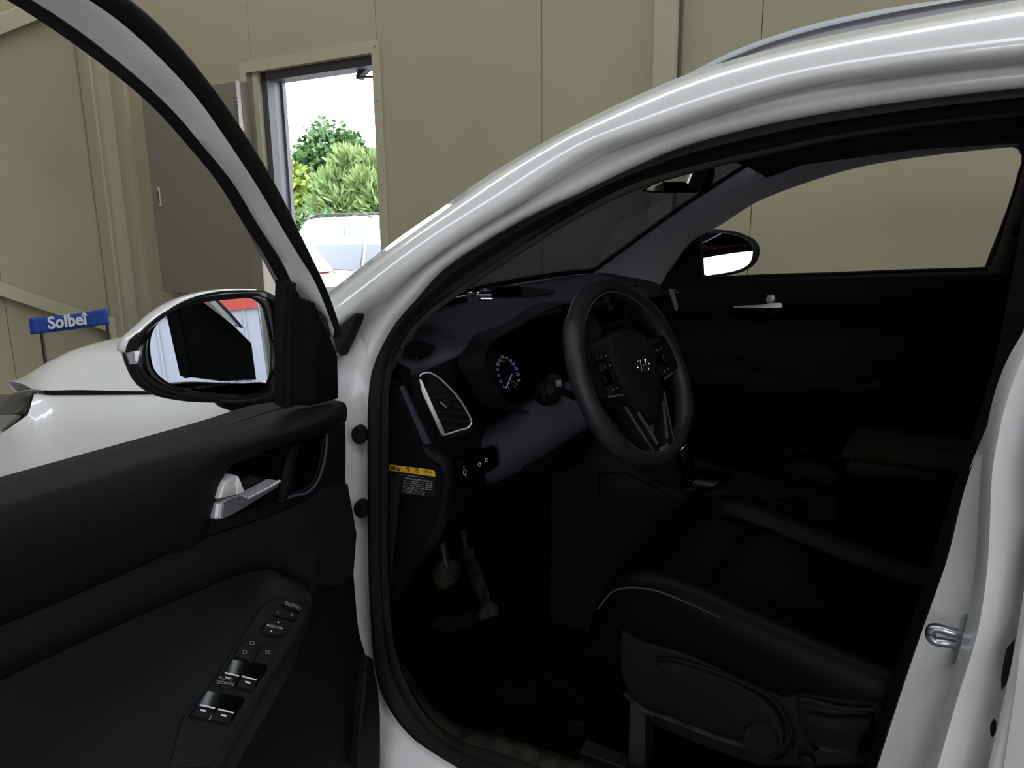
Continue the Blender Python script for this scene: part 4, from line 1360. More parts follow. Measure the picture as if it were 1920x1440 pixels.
cap = [ec(p) for p in T('z', '722,715 749,726 778,780 806,836')]+[ec(p) for p in T('I', '690,205 780,262 815,320 818,560 772,760 682,960 562,1200 440,1430')]+[ec(p) for p in T('z', '735,1130 700,1100 700,900 705,760')]
endc = plate('dash_end_cap', cap, (0, -1, 0), .03, 'plastic_low', dash, bev=.004)
rim0 = resample([ec(p, .001) for p in T('I', '600,90 690,205 780,262 815,320 818,560 772,760 682,960 562,1200 440,1430')], 40)
rim1 = resample([atY(p, EY+.012) for p in T('I', '690,90 770,140 850,200 895,290 905,440 885,650 830,880 740,1060 560,1300 470,1440')], 40)
loft('cap_rim', [rim0+dx(0, .004), rim0+dx(0, -.004), rim0*.55+rim1*.45+dx(0, -.006), rim1, rim1+dx(-.03, .02)], 'plastic_soft', dash, rs=False, ang=80)
st0 = [ec(p, .002) for p in T('G', '300,720 330,722 552,1190 500,1195')]
plate('edge_strip', st0, (.4, -1, 0), .01, 'plastic_top', dash, bev=.002)
lab = plate('warning_label', [ec(p, .002) for p in T('c', '155,195 195,178 1440,338 1515,380 1540,470 1530,1130 260,1060 150,330')], (0, -1, 0), .0015, 'label_black', dash)
plate('label_header', [ec(p, .0026) for p in T('c', '150,230 165,192 205,178 1440,338 1495,360 1528,420 1535,542 150,350')], (0, -1, 0), .0008, 'yellow', lab)
lx = unit(ec(T('c', '1535,542')[0])-ec(T('c', '150,350')[0]))
ly = np.cross((0, -1, 0), lx)
if ly[2] < 0:
    ly = -ly


def lt(b, q, s, m='print_dark', sx=1.0):
    return text('label_print', b, ec(T('c', q)[0], .0034), lx, ly, s, m, lab, depth=.0002, sx=sx)


lt('\uc8fc', '722,335', .0125)
lt('\uc758', '975,365', .0125)
lt('1A A!', '1325,400', .0085)
plate('label_mark', [ec(p, .0034) for p in T('c', '370,360 425,240 478,372')], (0, -1, 0), .0004, 'print_dark', lab)
for k in range(4):
    x = 205+k*38
    plate('label_mark', [ec(p, .0034) for p in T('c', f'{x},{215+k*5} {x+24},{218+k*5} {x+24},{328+k*4} {x},{324+k*4}')], (0, -1, 0), .0004, 'print_dark', lab)
rng = np.random.default_rng(3)
linespec = [(370, 450, 1185), (360, 525, 1345), (310, 605, 1450), (310, 665, 1450), (310, 720, 1430), (270, 775, 1470), (310, 835, 1165), (270, 890, 1230), (270, 950, 1185)]
V, Fc = [], []
for x0, y0, x1 in linespec:
    x = x0
    while x < x1-20:
        w = rng.uniform(50, 130)
        xe = min(x+w, x1)
        q = [(x, y0+(x-x0)*.13), (xe, y0+(xe-x0)*.13), (xe, y0+(xe-x0)*.13+26), (x, y0+(x-x0)*.13+26)]
        i = len(V)
        V += [atY((720+.0625*a, 860+.0625*b), EY-.003) for a, b in q]
        Fc.append((i, i+1, i+2, i+3))
        x = xe+rng.uniform(20, 60)
q = [(258, 552), (1470, 702), (1470, 712), (258, 562)]
i = len(V)
V += [atY((720+.0625*a, 860+.0625*b), EY-.003) for a, b in q]
Fc.append((i, i+1, i+2, i+3))
fine = mk('fine_print', V, Fc, 'print_dim', lab, False, solid=.0003)
tag(fine, kind='stuff')

# --- driver air vent
VN = unit((.84, -.53, .10))
VP0 = atY((830, 760), -.60)


def vp(p, o=0.0):
    return atP(p, VP0+VN*o, VN)


def vl(c, s, o=0.0):
    return [vp(p, o) for p in T(c, s)]


pod = dome('vent_pod', vl('G', '318,650 400,575 490,553 620,625 780,755 900,955 914,1060 880,1102 660,1168 560,1195 430,930 308,720'), VN, [(1.04, -.05), (1.0, -.008), (.97, 0.0)], 'plastic', dash, n=60, smooth=False)
vo = vl('G', '443,668 455,640 490,615 545,603 610,635 700,715 780,805 850,915 890,1000 893,1020 880,1042 780,1085 660,1122 648,1118', .004)
vi = vl('G', '472,682 490,650 545,622 605,652 690,730 770,820 838,925 878,1000 880,1014 868,1030 775,1070 672,1098', .004)
vbz = plate('vent_bezel', vl('G', '440,668 452,645 480,660 676,1100 664,1122 648,1120', .010), VN, .010, 'silver', pod, bev=.002)
tube('vent_rim', vl('G', '445,655 485,615 545,605 610,638 700,718 780,808 850,918 888,1000 890,1018 878,1040 780,1080 660,1116', .007), .0021, 'silver', pod, n=60)
plate('vent_recess', vl('G', '472,682 545,622 605,652 690,730 770,820 838,925 880,1014 775,1070 672,1098', .001), VN, .002, 'gloss_black', pod)
for k, (a, b) in enumerate((('520,745', '705,745'), ('545,800', '770,815'), ('572,860', '810,880'), ('600,920', '850,945'), ('630,985', '875,1005'), ('655,1050', '800,1062'))):
    p, q = vl('G', a+' '+b, .004)
    bar('vent_slat', p, q, .010, .0022, 'plastic', pod, up=unit(VN+ZZ*.8))
kn = plate('vent_knob', vl('G', '625,840 700,825 745,870 690,890 660,885', .014), VN, .012, 'plastic', pod, bev=.002)
bar('knob_edge', *vl('G', '630,845 685,888', .015), .0015, .001, 'silver', kn, up=VN)

# --- small demister grille on the dash top corner
GN = unit((.25, -.35, .9))
G0 = atY((785, 655), -.63)
gg = plate('demister_grille', [atP(p, G0, GN) for p in T('G', '325,400 375,345 480,348 592,380 560,430 500,465 430,475 370,445')], GN, .006, 'gloss_black', dash)
for s in ('360,362 575,385', '338,388 570,408', '340,412 548,432', '362,438 515,455'):
    a, b = [atP(p, G0+GN*.003, GN) for p in T('G', s)]
    bar('grille_slat', a, b, .003, .004, 'plastic_soft', gg, up=GN)

# --- instrument binnacle
CN = unit((.93, -.16, .30))
C0 = atY((990, 680), -.40) + dx(-.03, 0, 0)


def cp(p, o=0.0):
    return atP(p, C0+CN*o, CN)


def cl(c, s, o=0.0):
    return [cp(p, o) for p in T(c, s)]


op = '1085,340 1120,290 1180,245 1350,180 1530,140 1620,158 1690,240 1735,400 1760,560 1640,700 1420,800 1180,850 1150,830 1112,700 1080,500'
inn = plate('instrument_cluster', cl('G', op, 0.0), CN, .004, 'gloss_black', dash, n=60, smooth=True)
ro = resample(cl('G', op, .002), 70, True, True)
rin = resample([p+np.array([.055, -.0, .012]) for p in cl('G', '810,470 860,400 950,330 1090,260 1300,140 1530,70 1640,80 1730,180 1790,380 1800,600 1650,780 1420,900 1120,950 1000,900 860,690 800,580', 0.0)], 70, True, True)
loft('binnacle_hood', [ro, ro*.94+rin*.06+dx(.002, 0, .001), ro*.5+rin*.5+dx(-.006, 0, 0), rin, rin+dx(-.06, 0, 0)], 'plastic', dash, rs=False, closed=True, ang=80)
gx = unit(cp((1000, 700))-cp((980, 700)))
gy = np.cross(CN, gx)
nums = [('0', '535,1028'), ('20', '465,905'), ('40', '412,770'), ('60', '392,635'), ('80', '402,520'), ('100', '435,430'), ('120', '492,352'), ('140', '592,372'), ('160', '678,430'), ('180', '745,512'), ('200', '808,618'), ('220', '852,745'), ('240', '876,880')]
for b, q in nums:
    text('gauge_number', b, cl('d', q, .003)[0], gx, gy, .0092, 'gauge_glow', inn, depth=.0001, sx=1.0 if len(b) < 3 else .8)
text('gauge_unit', 'km/h', cl('d', '530,452', .003)[0], gx, gy, .006, 'print_dim', inn, depth=.0001)
a, b = cl('d', '585,1050 722,738', .006)
bar('needle', a, b, .0016, .0012, 'needle_glow', inn, up=CN)
for s in ('630,1015 655,1040', '640,1060 655,1095', '690,890 705,920', '640,930 662,958', '745,895 762,915', '815,945 835,1000', '735,975 810,1055'):
    a, b = cl('d', s, .003)
    bar('fuel_mark', a, b, .0012, .0008, 'gauge_glow' if '735' not in s else 'print_dim', inn, up=CN)

# --- lower knee panel, switch bank
KN = unit((.9, -.35, -.1))
K0 = atY((890, 870), -.55)


def kp(p, o=0.0):
    return atP(p, K0+KN*o, KN)


kb = plate('switch_bank', [kp(p) for p in T('I', '940,245 1000,200 1320,95 1350,130 1368,270 1300,330 1000,470 985,450')], KN, .01, 'gloss_black', dash, bev=.002)
tube('bank_edge', [kp(p, .002) for p in T('I', '945,250 960,330 990,455')], .0022, 'plastic_soft', kb)
for q, s in (('1022,348', .0055), ('1168,272', .004), ('1236,228', .004)):
    c = kp(T('I', q)[0], .002)
    e1 = unit(np.cross(ZZ, KN))
    tube('switch_icon', [c+e1*s*.7*cos(t)+ZZ*s*sin(t) for t in np.linspace(0, 2*pi, 8, endpoint=False)], .0008, 'print_white', kb, closed=True, seg=5)
for q in ('1012,300', '1030,390', '1180,262', '1240,245'):
    c = kp(T('I', q)[0], .002)
    dome('switch_mark', [c+unit(np.cross(ZZ, KN))*.0012*cos(t)+ZZ*.0014*sin(t) for t in np.linspace(0, 2*pi, 6, endpoint=False)], KN, [(1, 0), (1, .0005)], 'print_white', kb, n=0)
kne = [kp(p, .01) for p in T('G', '1300,1340 1440,1120 1560,1050 1700,1025 1800,1040 1880,1130 1860,1230 1780,1320 1640,1400 1500,1440 1350,1430')]
dome('knee_bolster', kne, KN, [(1.05, -.05), (1, 0), (.9, .012), (.6, .018)], 'plastic_low', dash, n=50)

# --- steering column shroud, ignition with key
WC = np.array([1.005, -.449, 1.05])
wt_, wy_ = .42, -.139
WNv = np.array([cos(wt_)*cos(wy_), cos(wt_)*sin(wy_), sin(wt_)])
WA = unit(np.cross(ZZ, WNv))          # right-left in the wheel plane (+Y side)
WB = np.cross(WNv, WA)                # up in the wheel plane
if WB[2] < 0:
    WB = -WB


def wpt(a, b, o=0.0):
    return WC+WA*a+WB*b+WNv*o


rows = []
for o, hw, hh, dn in ((-.055, .042, .042, .012), (-.09, .050, .048, .018), (-.16, .056, .052, .026), (-.24, .062, .056, .04), (-.34, .07, .06, .06), (-.46, .075, .065, .07)):
    rows.append([wpt(hw*np.sign(cos(t))*abs(cos(t))**.9, hh*np.sign(sin(t))*abs(sin(t))**.9-dn, o) for t in np.linspace(0, 2*pi, 28, endpoint=False)])
loft('column_shroud', rows, 'plastic_top', dash, rs=False, closed=True, cap=True, ang=60)
igc = atD((1034, 741), 1.47)
IGN = unit((.75, -.62, .12))
ia = unit(np.cross(ZZ, IGN))
ib = np.cross(IGN, ia)
ig = dome('ignition_lock', [igc+ia*.019*cos(t)+ib*.019*sin(t) for t in np.linspace(0, 2*pi, 28, endpoint=False)], IGN, [(1.25, -.03), (1.1, -.004), (1.0, .002), (.78, .004), (.76, -.003)], 'plastic_low', dash, n=0)
kc = igc+ib*.020+IGN*.03
dome('ignition_key', [kc+ia*.011*u+ib*.019*v for u, v in ((-1, -1), (1, -1), (1.1, .3), (.8, 1), (-.8, 1), (-1.1, .3))], IGN, [(1, -.03), (1, .002), (.85, .006)], 'plastic', dash, n=24)
plate('key_grip', [kc+ia*.006*u+ib*.010*v+IGN*.007 for u, v in ((-1, -.8), (1, -.8), (.9, 1.2), (-.9, 1.2))], IGN, .002, 'cabinet', dash, bev=.001)
bar('ignition_mark', igc+ia*.004+IGN*.006+ib*.0015, igc+ia*.011+IGN*.006+ib*.0045, .002, .001, 'print_white', dash, up=IGN)
for s in (-1, 1):
    tube('stalk', [wpt(s*.05, -.02, -.09), wpt(s*.13, .01, -.075), wpt(s*.17, .02, -.07)], .008, 'plastic', dash, rads=[1, .9, 1.1])

# --- steering wheel
NR = 96
V = []
for i in range(NR):
    t = 2*pi*i/NR
    fl = 1.0 if sin(t) > -.75 else 1.0-.035*min(1, (-.75-sin(t))/.2)
    for j in range(14):
        a = 2*pi*j/14
        thick = .0165+.003*(abs(cos(t)) > .75)*abs(sin(2*t))
        R = .1735*fl+thick*cos(a)
        V.append(wpt(R*cos(t), R*sin(t), thick*1.05*sin(a)))
Fc = grid_faces(NR, 14, True)
for j in range(14):
    k = (j+1) % 14
    Fc.append(((NR-1)*14+j, (NR-1)*14+k, k, j))
wheel = mk('steering_wheel', V, Fc, 'leather_wheel', car, True, 80)
tube('rim_seam', [wpt(.159*cos(t), .159*sin(t), .010) for t in np.linspace(0, 2*pi, 72, endpoint=False)], .0012, 'pillar_trim', wheel, closed=True, seg=6)
hub = [wpt(.074*u, .074*v, 0.0) for u, v in ((-1.02, .62), (-.7, .98), (0, 1.08), (.7, .98), (1.02, .62), (1.0, .1), (.86, -.45), (.55, -1.0), (.25, -1.35), (0, -1.42), (-.25, -1.35), (-.55, -1.0), (-.86, -.45), (-1.0, .1))]
hubo = dome('airbag_cover', hub, WNv, [(.85, -.06), (1, -.035), (1, .004), (.95, .016), (.8, .022), (.4, .025)], 'plastic', wheel, n=60)
for s in (-1, 1):
    sp1 = [wpt(s*a, b, o) for a, b, o in ((.06, .045, -.012), (.115, .050, -.006), (.160, .050, 0), (.160, -.022, 0), (.115, -.030, -.006), (.06, -.035, -.012))]
    dome('spoke', sp1, WNv, [(1, -.014), (1, .006), (.95, .011)], 'plastic', wheel, n=0)
    for k, (b0, b1) in enumerate(((.038, .052), (.018, .034), (-.004, .014), (-.026, -.008))):
        bt_ = plate('wheel_button', [wpt(s*a, b, .014) for a, b in ((.082, b0), (.118, b0+.002), (.118, b1), (.082, b1))], WNv, .006, 'gloss_black' if k == 2 else 'plastic', wheel, bev=.0015)
        if k in (0, 1, 3):
            for a in (.091, .108):
                c = wpt(s*a, (b0+b1)/2, .0148)
                dome('button_mark', [c+WA*.002*cos(t)+WB*.002*sin(t) for t in np.linspace(0, 2*pi, 6, endpoint=False)], WNv, [(1, 0), (1, .0004)], 'print_dim', bt_, n=0)
    bar('spoke_trim', wpt(s*.082, -.032, .014), wpt(s*.125, -.026, .012), .004, .002, 'lever_grey', wheel, up=WNv)
    # lower spokes with metallic edge
    lo = [wpt(s*a, b, o) for a, b, o in ((.060, -.058, .0), (.074, -.048, -.002), (.044, -.150, .002), (.016, -.160, .002), (.012, -.140, .002))]
    dome('lower_spoke', lo, WNv, [(1, -.014), (1, .004), (.92, .008)], 'plastic', wheel, n=0)
    bar('spoke_edge', wpt(s*.050, -.072, .012), wpt(s*.020, -.140, .011), .006, .003, 'lever_grey', wheel, up=WNv)
    bar('spoke_edge', wpt(s*.076, -.054, .007), wpt(s*.040, -.150, .009), .003, .003, 'lever_grey', wheel, up=WNv)
plate('spoke_badge', [wpt(a, b, .0125) for a, b in ((-.016, -.148), (.016, -.148), (.020, -.160), (-.020, -.160))], WNv, .006, 'lever_grey', wheel, bev=.002)
# emblem: oval ring with a slanted H
ec_ = wpt(0.0, .006, .0268)
em = tube('emblem_ring', [ec_+WA*.0215*cos(t)+WB*.0130*sin(t)+WNv*-.0006*0 for t in np.linspace(0, 2*pi, 40, endpoint=False)], .0013, 'chrome', wheel, closed=True, seg=6)
for s in (-1, 1):
    off = WA*s*.0088
    tube('emblem_stroke', [ec_+off+WA*(-.0035+.0008*s)-WB*.0105*(1.0), ec_+off+WA*(-.0005), ec_+off+WA*(.0035+.0008*s)+WB*.0105], .0017, 'chrome', wheel, n=10, seg=6, rads=[1.1, .9, .8, .75, .7, .7, .75, .8, .9, 1.1])
tube('emblem_stroke', [ec_-WA*.0085-WB*.0025, ec_-WB*.0006, ec_+WB*.0006, ec_+WA*.0085+WB*.0025], .0014, 'chrome', wheel, n=10, seg=6)

# --- centre stack
SX = .715


def xs(p, o=0.0):
    return atX(p, SX+o)


def xl(c, s, o=0.0):
    return [xs(p, o) for p in T(c, s)]


sck = plate('centre_stack', xl('a', '140,380 200,300 400,235 960,60 1180,30 1250,60 1200,200 1400,900 1250,1180 1050,1240 560,1400 300,1440 180,1300 120,900'), (1, 0, .15), .05, 'plastic_low', dash, bev=.004)
scr = plate('touch_screen', xl('a', '190,330 600,300 900,440 1080,810 480,1010 350,960 200,900 150,600', .004), (1, 0, .15), .004, 'gloss_black', dash, bev=.001)
text('screen_text', '4:53', xl('a', '675,570', .0055)[0], (0, 1, 0), (0, 0, 1), .018, 'print_dim', scr, depth=.0001)
plate('screen_bracket', xl('a', '205,305 380,235 395,245 240,310', .008), (1, 0, .3), .006, 'silver', dash)
plate('screen_bracket', xl('a', '960,62 1010,38 1165,38 1180,50 1000,75', .008), (1, 0, .3), .006, 'silver', dash)
plate('disc_slot', xl('a', '530,1200 600,1130 900,1040 1070,980 1060,1050 950,1110 600,1240 545,1235', .006), (1, 0, .1), .006, 'plastic_top', dash, bev=.001)
bar('slot_edge', *xl('a', '480,1015 1070,825', .006), .003, .003, 'plastic_top', dash, up=(1, 0, 0))
tube('volume_knob_rim', [xs((1090+.0833*(450+75*cos(t)), 530+.0833*(1150+80*sin(t))), .012) for t in np.linspace(pi*.95, pi*1.55, 10)], .0018, 'chrome', dash)
for q in ('330,1025', '190,1010', '1170,1050', '690,1405', '820,1385', '940,1330'):
    c = xs(T('a', q)[0], .008)
    dome('stack_button', [c+dx(0, .006*cos(t), .004*sin(t)) for t in np.linspace(0, 2*pi, 8, endpoint=False)], (1, 0, 0), [(1, -.006), (1, 0), (.8, .001)], 'plastic_top', dash, n=0)
bar('stack_trim', *xl('b', '390,78 520,18', .012), .008, .004, 'silver_paint', dash, up=(1, 0, 0))

# --- far vent
FVX = .72
fvo = [atX(p, FVX) for p in T('N', '243,862 266,864 290,890 318,945 338,998 334,1012 300,1030 292,1028')]
fvi = [atX(p, FVX) for p in T('N', '258,872 268,872 288,898 314,948 332,1000 300,1016')]
fv = ringstrip('far_vent_bezel', fvo, fvi, (1, -.2, 0), .006, 'silver_paint', dash, n=50, smooth=False)
plate('vent_recess', [p-dx(.003) for p in fvi], (1, 0, 0), .01, 'gloss_black', dash)
bar('vent_knob', *[atX(p, FVX+.004) for p in T('N', '282,938 296,932')], .006, .004, 'cabinet', dash, up=(1, 0, 0))

# --- defroster outline recess on the dash top
gpx = resample(T('V', '560,640 760,605 950,588 1150,590 1350,605 1500,625 1580,645 1500,680 1350,700 1150,712 900,712'), 40, True, True)
gc = gpx.mean(0)
loft('speaker_grille', [[on_dash(tuple(gc+(p-gc)*k), h) for p in gpx] for k, h in ((1.0, -.002), (1.0, .0012), (.7, .0015), (.4, .0018), (.03, .002))], 'plastic_low', dash, rs=False, closed=True, cap=True)

# ================================================================== SMALL PARTS IN THE CABIN
# rear-view mirror
RP = atY((1272, 335), -.02)
RN = unit(unit(CAM-RP)+unit((.74, -.66, -.02)))
rmo = [atP(p, RP, RN) for p in T('N', '112,398 150,372 265,330 330,300 452,286 456,310 444,368 418,398 395,408 160,408')]
rvm = dome('rear_view_mirror', rmo, RN, [(.6, -.04), (.9, -.03), (1, -.01), (1, .002), (.96, .005)], 'plastic_low', car, n=0)
plate('mirror_glass', [atP(p, RP+RN*.006, RN) for p in T('N', '128,393 160,372 268,336 330,308 444,292 436,362 412,390 392,398 165,400')], RN, .002, 'mirror_glass', rvm)
tube('mirror_stem', [RP-RN*.03, RP-RN*.06+ZZ*.05, RP+np.array([-.10, 0, .09])], .012, 'plastic_low', rvm)
box('sensor_housing', RP+np.array([-.07, .02, .085]), XYZ, (.05, .06, .02), 'plastic_low', rvm, .008)

# footwell: floor carpet, firewall, tunnel
ft = box('footwell_carpet', (1.05, -.40, .262), XYZ, (.55, .32, .012), 'carpet', car, .004)
box('rear_floor_carpet', (2.3, 0, .262), XYZ, (.7, .68, .012), 'carpet', car, .004)
box('passenger_floor_carpet', (1.05, .42, .262), XYZ, (.55, .30, .012), 'carpet', car, .004)
loft('firewall', [[(.62, -.70, .25), (.62, .70, .25)], [(.40, -.72, .48), (.40, .72, .48)], [(.38, -.72, 1.1), (.38, .72, 1.1)]], 'carpet', car, n=12, solid=.01)
loft('kick_panel', [[(.40, -.70, .25), (.58, -.70, .25)], [(.40, -.70, .62), (.60, -.70, .62)], [(.40, -.70, .86), (.64, -.70, .86)]], 'plastic_low', car, n=6, solid=.01)
# accelerator (ribbed) and brake pedals
AN = unit((.75, -.25, .6))
A0 = atY((895, 1085), -.34)
acp = plate('accelerator_pedal', [atP(p, A0, AN) for p in T('J', '585,155 640,140 750,445 712,482')], AN, .014, 'dusty', car, bev=.003)
for k in range(5):
    t = k/4
    a = np.array(T('J', '592,168')[0])*(1-t)+np.array(T('J', '640,152')[0])*t
    b = np.array(T('J', '712,474')[0])*(1-t)+np.array(T('J', '746,446')[0])*t
    bar('pedal_rib', atP(a, A0+AN*.002, AN), atP(b, A0+AN*.002, AN), .004, .004, 'dusty', acp, up=AN)
plate('pedal_foot', [atP(p, A0, AN) for p in T('J', '712,482 750,450 805,495 800,540 700,572 690,560')], AN, .02, 'dusty', acp, bev=.004)
Bk = atY((840, 1070), -.44)
bkp = dome('brake_pedal', [atP(p, Bk, AN) for p in T('J', '430,250 500,215 570,235 578,290 560,330 480,385 440,345')], AN, [(1, -.015), (1, 0), (.92, .004)], 'dusty', car, n=30)
tube('pedal_arm', [atP(T('J', '500,300')[0], Bk-AN*.012, AN), np.array([.50, -.42, .75])], .010, 'tube_black', bkp)
tube('accelerator_arm', [atP(T('J', '610,160')[0], A0-AN*.01, AN), np.array([.50, -.34, .75])], .008, 'tube_black', acp)
plate('dead_pedal', [atP(p, atY((880, 1120), -.55), AN) for p in T('J', '400,600 470,540 540,560 640,500 700,570 560,640 480,640')], AN, .01, 'carpet', car, bev=.003)

# centre console
cs = [(.66, .90, .10), (.74, .85, .12), (.84, .765, .135), (.94, .715, .14), (1.04, .692, .14), (1.2, .682, .14), (1.45, .675, .14), (1.7, .68, .14)]
rows = []
for x, z, w in cs:
    rows.append([(x, -w-.02, .26), (x, -w-.012, z-.12), (x, -w, z-.02), (x, -w+.015, z), (x, 0, z-.004), (x, w-.015, z), (x, w, z-.02), (x, w+.02, .26)])
con = loft('centre_console', rows, 'plastic_soft', car, rs=False, ang=50)
# shift gate, boot, knob
plate('shift_gate', [(x, y, .700) for x, y in ((.88, -.09), (1.06, -.095), (1.08, .07), (.90, .075))], (.12, 0, 1), .02, 'gloss_black', con, bev=.003)
sb, stp = atY(T('K', '605,400')[0], -.02), atY(T('K', '548,175')[0], -.02)
ax_ = unit(stp-sb)
tube('shift_boot', [sb-ax_*.03, sb, sb+ax_*.05], .03, 'leather', con, n=8, rads=np.linspace(1.2, .55, 8))
tube('shift_knob', [sb+ax_*.045, sb+ax_*.08, sb+ax_*.115, sb+ax_*.135, sb+ax_*.145], .019, 'leather', con, n=14, seg=16, rads=[.75, .76, .8, .85, .92, 1.0, 1.08, 1.12, 1.14, 1.12, 1.05, .95, .75, .3])
tube('knob_ring', [sb+ax_*.044, sb+ax_*.050], .0165, 'chrome', con, seg=16)
tube('knob_band', [sb+ax_*.130+dx(.004, -.02, .0), sb+ax_*.137+dx(.016, -.012, .004), sb+ax_*.135+dx(.022, .004, 0)], .0016, 'chrome', con, n=10)
plate('drive_mode_button', [atY(p, -.09) for p in T('K', '516,425 535,418 560,428 576,448 574,466 545,452')], (.2, -.3, 1), .004, 'cabinet_light', con, bev=.001)
for q in ('600,480', '625,481'):
    c = atY(T('K', q)[0], -.10)
    box('indicator_light', c, XYZ, (.003, .002, .0015), 'led_blue', con)
# gear-side trim panels
sdp = [atY(p, -.155) for p in T('K', '60,260 200,262 330,320 480,405 640,512 560,520 460,580 330,500 200,412 60,420')]
plate('console_side_trim', sdp, (.1, -1, .2), .02, 'plastic_soft', con, bev=.006)
# cup holder row and switch block
cupc = [atZ(p, .690) for p in T('K', '780,400 850,385 960,400 960,430 860,435')]
plate('cup_holder', cupc, (0, 0, 1), .02, 'gloss_black', con, n=30, smooth=True)
plate('cup_holder', [atZ(p, .690) for p in T('K', '1030,410 1100,400 1240,415 1230,440 1100,445')], (0, 0, 1), .02, 'gloss_black', con, n=30, smooth=True)
bkz = .705
plate('seat_heater_block', [atZ(p, bkz) for p in T('K', '900,490 930,440 1050,445 1120,455 1235,475 1240,510 1200,552 1100,545 940,500')], (0, 0, 1), .03, 'plastic', con, bev=.003)
plate('block_trim', [atZ(p, bkz+.002) for p in T('K', '930,497 960,497 1080,512 1190,530 1180,552 1100,548 1010,520')], (0, 0, 1), .006, 'plastic_top', con)
plate('heater_switch', [atZ(p, bkz+.006) for p in T('K', '1065,458 1115,462 1095,505 1038,495')], (0, 0, 1), .006, 'plastic_low', con, bev=.001)
plate('heater_switch', [atZ(p, bkz+.006) for p in T('K', '1125,464 1185,470 1170,515 1105,506')], (0, 0, 1), .006, 'plastic_low', con, bev=.001)
# armrest box: lid and bin
lid = [(1.34, -.13), (1.36, -.15), (1.80, -.15), (1.80, .15), (1.36, .15), (1.34, .13)]
dome('armrest_lid', [(x, y, .80) for x, y in lid], ZZ, [(.97, -.01), (1, 0), (1.0, .028), (.97, .042), (.85, .048)], 'leather', con, n=50, smooth=False)
dome('armrest_bin', [(x+.008, y*.93, .67) for x, y in lid], ZZ, [(1, 0), (1.0, .08), (1.0, .115)], 'leather', con, n=50, smooth=False)
tube('console_edge', [atY(p, .13) for p in T('T', '230,840 330,905 440,990 560,1045 700,1065')], .004, 'plastic_top', con, n=20)

# ================================================================== SEATS


def seat(name, yc, m='leather', xoff=0.0):
    xs_ = [1.005, 1.02, 1.06, 1.12, 1.185, 1.20, 1.205, 1.21, 1.225, 1.30, 1.40, 1.50, 1.58]
    zb = [.600, .665, .705, .722, .716, .713, .712, .711, .709, .690, .668, .650, .645]
    groove = [0, 0, 0, 0, 0, .008, .012, .008, 0, 0, 0, 0, 0]
    prof = [(-.255, -.15), (-.262, -.09), (-.262, -.03), (-.254, .012), (-.236, .034), (-.212, .038), (-.185, .024), (-.168, .002), (-.160, -.010), (-.150, -.004), (-.08, .002), (0, .0)]
    prof = prof+[(-y, z) for y, z in prof[-2::-1]]
    rows = []
    for x, z, g in zip(xs_, zb, groove):
        k = min(1.0, max(.0, (x-1.0)/.05))**.5
        r = []
        for y, dz in prof:
            inner = abs(y) < .16
            r.append((x+xoff-(0.02 if inner else 0)*(x < 1.1), yc+y*(0.90+.10*k), z+dz*(1 if x > 1.02 else .5)-(g if inner else 0)))
        rows.append(r)
    s = loft(name, rows, m, car, rs=False, ang=80)
    s.modifiers.new('smooth', 'SUBSURF').levels = 1
    s.modifiers['smooth'].render_levels = 1
    # backrest
    rows = []
    for t in np.linspace(0, 1, 9):
        z = .68+.62*t
        x = 1.56+.30*t+xoff-.03*sin(pi*t)
        w = .25-.03*t
        rows.append([(x+.12, yc-w, z), (x+.02, yc-w-.01, z), (x-.035*(1-.4*t), yc-w+.03, z), (x-.03*(1-.4*t), yc-w+.07, z), (x+.01, yc-w+.10, z), (x+.01, yc, z),
                     (x+.01, yc+w-.10, z), (x-.03*(1-.4*t), yc+w-.07, z), (x-.035*(1-.4*t), yc+w-.03, z), (x+.02, yc+w+.01, z), (x+.12, yc+w, z)])
    loft('backrest', rows, m, s, rs=False, cap=True, closed=True, ang=80)
    hr = [(1.87+xoff, yc+.13*u, 1.42+.09*v) for u, v in ((-1, -1), (1, -1), (1.05, 0), (.9, .9), (0, 1.05), (-.9, .9), (-1.05, 0))]
    dome('headrest', hr, (1, 0, 0), [(.8, -.04), (1, -.02), (1, .04), (.8, .07)], m, s, n=30)
    for d in (-.05, .05):
        tube('headrest_post', [(1.87+xoff, yc+d, 1.28), (1.88+xoff, yc+d, 1.38)], .006, 'chrome', s)
    return s


dseat = seat('driver_seat', -.405)
pseat = seat('passenger_seat', .40, xoff=.09)
# piping on the near bolster and front panel seam
tube('bolster_seam', [(x, -.405-.252, z) for x, z in ((1.03, .665), (1.06, .708), (1.12, .727), (1.2, .718), (1.3, .694), (1.4, .672), (1.5, .655))], .0016, 'stitch', dseat, n=40)
tube('front_seam', [atY(p, y) for p, y in zip(T('K', '300,985 220,955 175,955 140,985 128,1040 140,1160'), (-.59, -.61, -.62, -.62, -.62, -.62))], .002, 'stitch', dseat, n=30)
for s in ('1105,1315 1120,1370', '1235,1385 1265,1430'):
    tube('leather_crease', [atY(p, -.652) for p in T('K', s)], .0015, 'stitch', dseat)
# plastic side cover with height lever
SY = -.672


def sy(p, o=0.0):
    return atY(p, SY-o)


def syl(c, s, o=0.0):
    return [sy(p, o) for p in T(c, s)]


